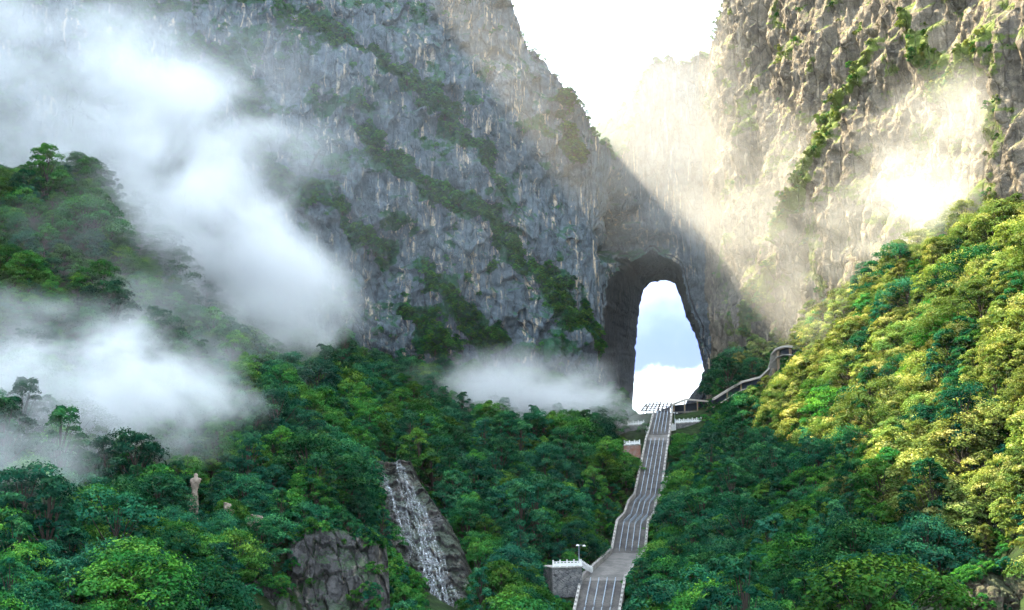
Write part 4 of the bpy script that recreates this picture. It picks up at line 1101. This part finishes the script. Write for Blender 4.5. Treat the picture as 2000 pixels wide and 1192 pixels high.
# ------------------------------------------------------------------ pale rock pillar in the left forest
pr = W(378, 996, 252); ph_ = W(378, 924, 252)[2] - pr[2]
prof = [(0, .95), (.12, 1.0), (.3, .8), (.42, .62), (.50, .55), (.56, .62), (.66, .78), (.78, 1.02), (.84, 1.0), (.875, .42), (.90, .36), (.95, .44), (.985, .3), (1.0, .05)]
nth, nh = 28, 60
hh = np.linspace(-.25, 1, nh); rr_ = np.interp(hh, [p[0] for p in prof], [p[1] for p in prof])
TH, HH = np.meshgrid(np.linspace(0, 2 * np.pi, nth), hh); RR = rr_[:, None] * (1 + .16 * fbm(TH * 1.3 + 5, HH * 9, 220, 3))
sideb = .35 * np.exp(-((HH - .83) / .035) ** 2) * np.maximum(0, np.cos(TH))
P = np.stack((np.cos(TH) * (RR + sideb) + .22 * HH, np.sin(TH) * RR * .7, HH * ph_), -1)
P[:, -1] = P[:, 0]
link('rock_pillar', mesh_np('rock_pillar', P.reshape(-1, 3), grid_faces(nth, nh), M['rock_tan'], True, {'veg': np.zeros(nth * nh)}), label='pale torso-shaped rock pillar rising out of the left forest', cat='rock', loc=pr)

# ------------------------------------------------------------------ mist banks and the air itself
def mist_material(name, dens, scale, thr, soft, col=(.97, .98, 1.0), aniso=0.2):
    b = NB(name)
    tc_ = b.n.new('ShaderNodeTexCoord'); ln = b.n.new('ShaderNodeVectorMath'); ln.operation = 'LENGTH'; b.l.new(tc_.outputs['Object'], ln.inputs[0])
    geo = b.n.new('ShaderNodeNewGeometry')
    mp = b.n.new('ShaderNodeMapping'); mp.inputs['Scale'].default_value = (1, 1, 1.3); b.l.new(geo.outputs['Position'], mp.inputs[0])
    nz_ = b.noise(mp.outputs[0], scale, 6, .62, .25)
    fall_ = b.math('SUBTRACT', 1.0, ln.outputs['Value'], clamp=True)
    fall_ = b.ramp(fall_, 0.0, 0.75)
    fall_ = b.math('SUBTRACT', 1.0, ln.outputs['Value'], clamp=True)
    k_ = b.math('ADD', b.math('MULTIPLY', fall_, 1.1), b.math('MULTIPLY', b.math('SUBTRACT', nz_, .5 + thr), 3.4))
    x = b.math('MULTIPLY', b.ramp(k_, 0.05, 1.25), b.ramp(fall_, 0.0, 0.6))
    vs = b.n.new('ShaderNodeVolumePrincipled')
    vs.inputs['Color'].default_value = (*col, 1); vs.inputs['Anisotropy'].default_value = aniso
    b.l.new(b.math('MULTIPLY', x, dens), vs.inputs['Density'])
    b.l.new(vs.outputs[0], b.out.inputs['Volume'])
    return b.m
import bmesh
bm = bmesh.new(); bmesh.ops.create_icosphere(bm, subdivisions=3, radius=1.0)
mist_me = bpy.data.meshes.new('mist_ball'); bm.to_mesh(mist_me); bm.free()
MIST = [  # px, row, distance, half length px, half height px, half depth m, slant deg (down to the right +), density, threshold, label
    (260, 180, 402, 500, 230, 30, 22, .060, .01, 'high veil of white mist across the upper left cliff'),
    (120, 330, 408, 420, 130, 26, 5, .060, .02, 'pale mist band behind the left forest spur'),
    (440, 470, 388, 380, 210, 26, 40, .14, -.03, 'thick white mist bank against the left cliff'),
    (580, 640, 392, 190, 170, 18, 50, .08, .03, 'thin mist tongue at the left foot of the cliff'),
    (190, 770, 270, 400, 200, 16, 0, .17, -.04, 'dense white mist pool over the left forest'),
    (440, 780, 285, 150, 90, 10, 5, .07, .06, 'small mist wisp right of the left mist pool'),
    (20, 900, 226, 260, 130, 10, 0, .06, .02, 'grey mist drifting over the lower left trees'),
    (200, 240, 400, 720, 430, 34, 20, .026, -.06, 'thin pale veil over the whole upper left cliff'),
    (330, 630, 345, 480, 170, 14, 8, .022, -.02, 'thin mist drifting across the left forest slope'),
    (800, 250, 448, 620, 500, 30, 25, .0021, -.30, 'faint blue haze veil in front of the grey cliff'),
    (130, 450, 345, 260, 190, 10, 10, .016, -.02, 'thin mist veil over the left forest spur'),
    (60, 640, 312, 300, 150, 14, 10, .04, .02, 'faint mist below the left forest spur'),
    (1010, 770, 452, 300, 120, 13, 2, .17, -.05, 'white mist bank at the foot of the grey cliff'),
    (1125, 786, 455, 190, 80, 10, 12, .17, -.05, 'mist curling beside the head of the stairs'),
    (1900, 330, 378, 330, 340, 16, -50, .028, -.03, 'bright sunlit mist behind the right spur'),
    (1720, 520, 404, 260, 320, 12, -60, .030, -.04, 'sunlit mist hanging low on the right cliff'),
    (1320, 270, 556, 340, 400, 30, 30, .0074, -.14, 'golden sunlit haze in the gap above the cave'),
    (1520, 430, 492, 300, 380, 24, 10, .010, -.10, 'thin golden haze along the sunlit right cliff'),
]
for i, (px_, py_, Y_, rx, ry, rd, sl, dn, th_, lab) in enumerate(MIST):
    o = bpy.data.objects.new('mist_bank', mist_me.copy()); COL.objects.link(o)
    o.data.materials.append(mist_material('mist_%d' % i, dn, 1 / (34 * Y_ / 400), th_, .30))
    o.location = W(px_, py_, Y_); k_ = Y_ / F
    o.scale = (rx * k_, rd, ry * k_); o.rotation_euler = (0, math.radians(sl), 0)
    o['kind'] = 'stuff'; o['label'] = lab; o['category'] = 'mist'
mb = MB()
lo, hi = (-760, -60, -70), (400, 800, 580)
mb.box(((lo[0] + hi[0]) / 2, (lo[1] + hi[1]) / 2, (lo[2] + hi[2]) / 2), hi[0] - lo[0], hi[1] - lo[1], hi[2] - lo[2])
b = NB('haze_air'); vs = b.n.new('ShaderNodeVolumePrincipled'); vs.inputs['Color'].default_value = (.93, .97, 1.0, 1); vs.inputs['Density'].default_value = 0.000015; vs.inputs['Anisotropy'].default_value = .45
b.l.new(vs.outputs[0], b.out.inputs['Volume'])
mb.build('haze', b.m, kind='stuff', label='thin blue air filling the valley', cat='haze')
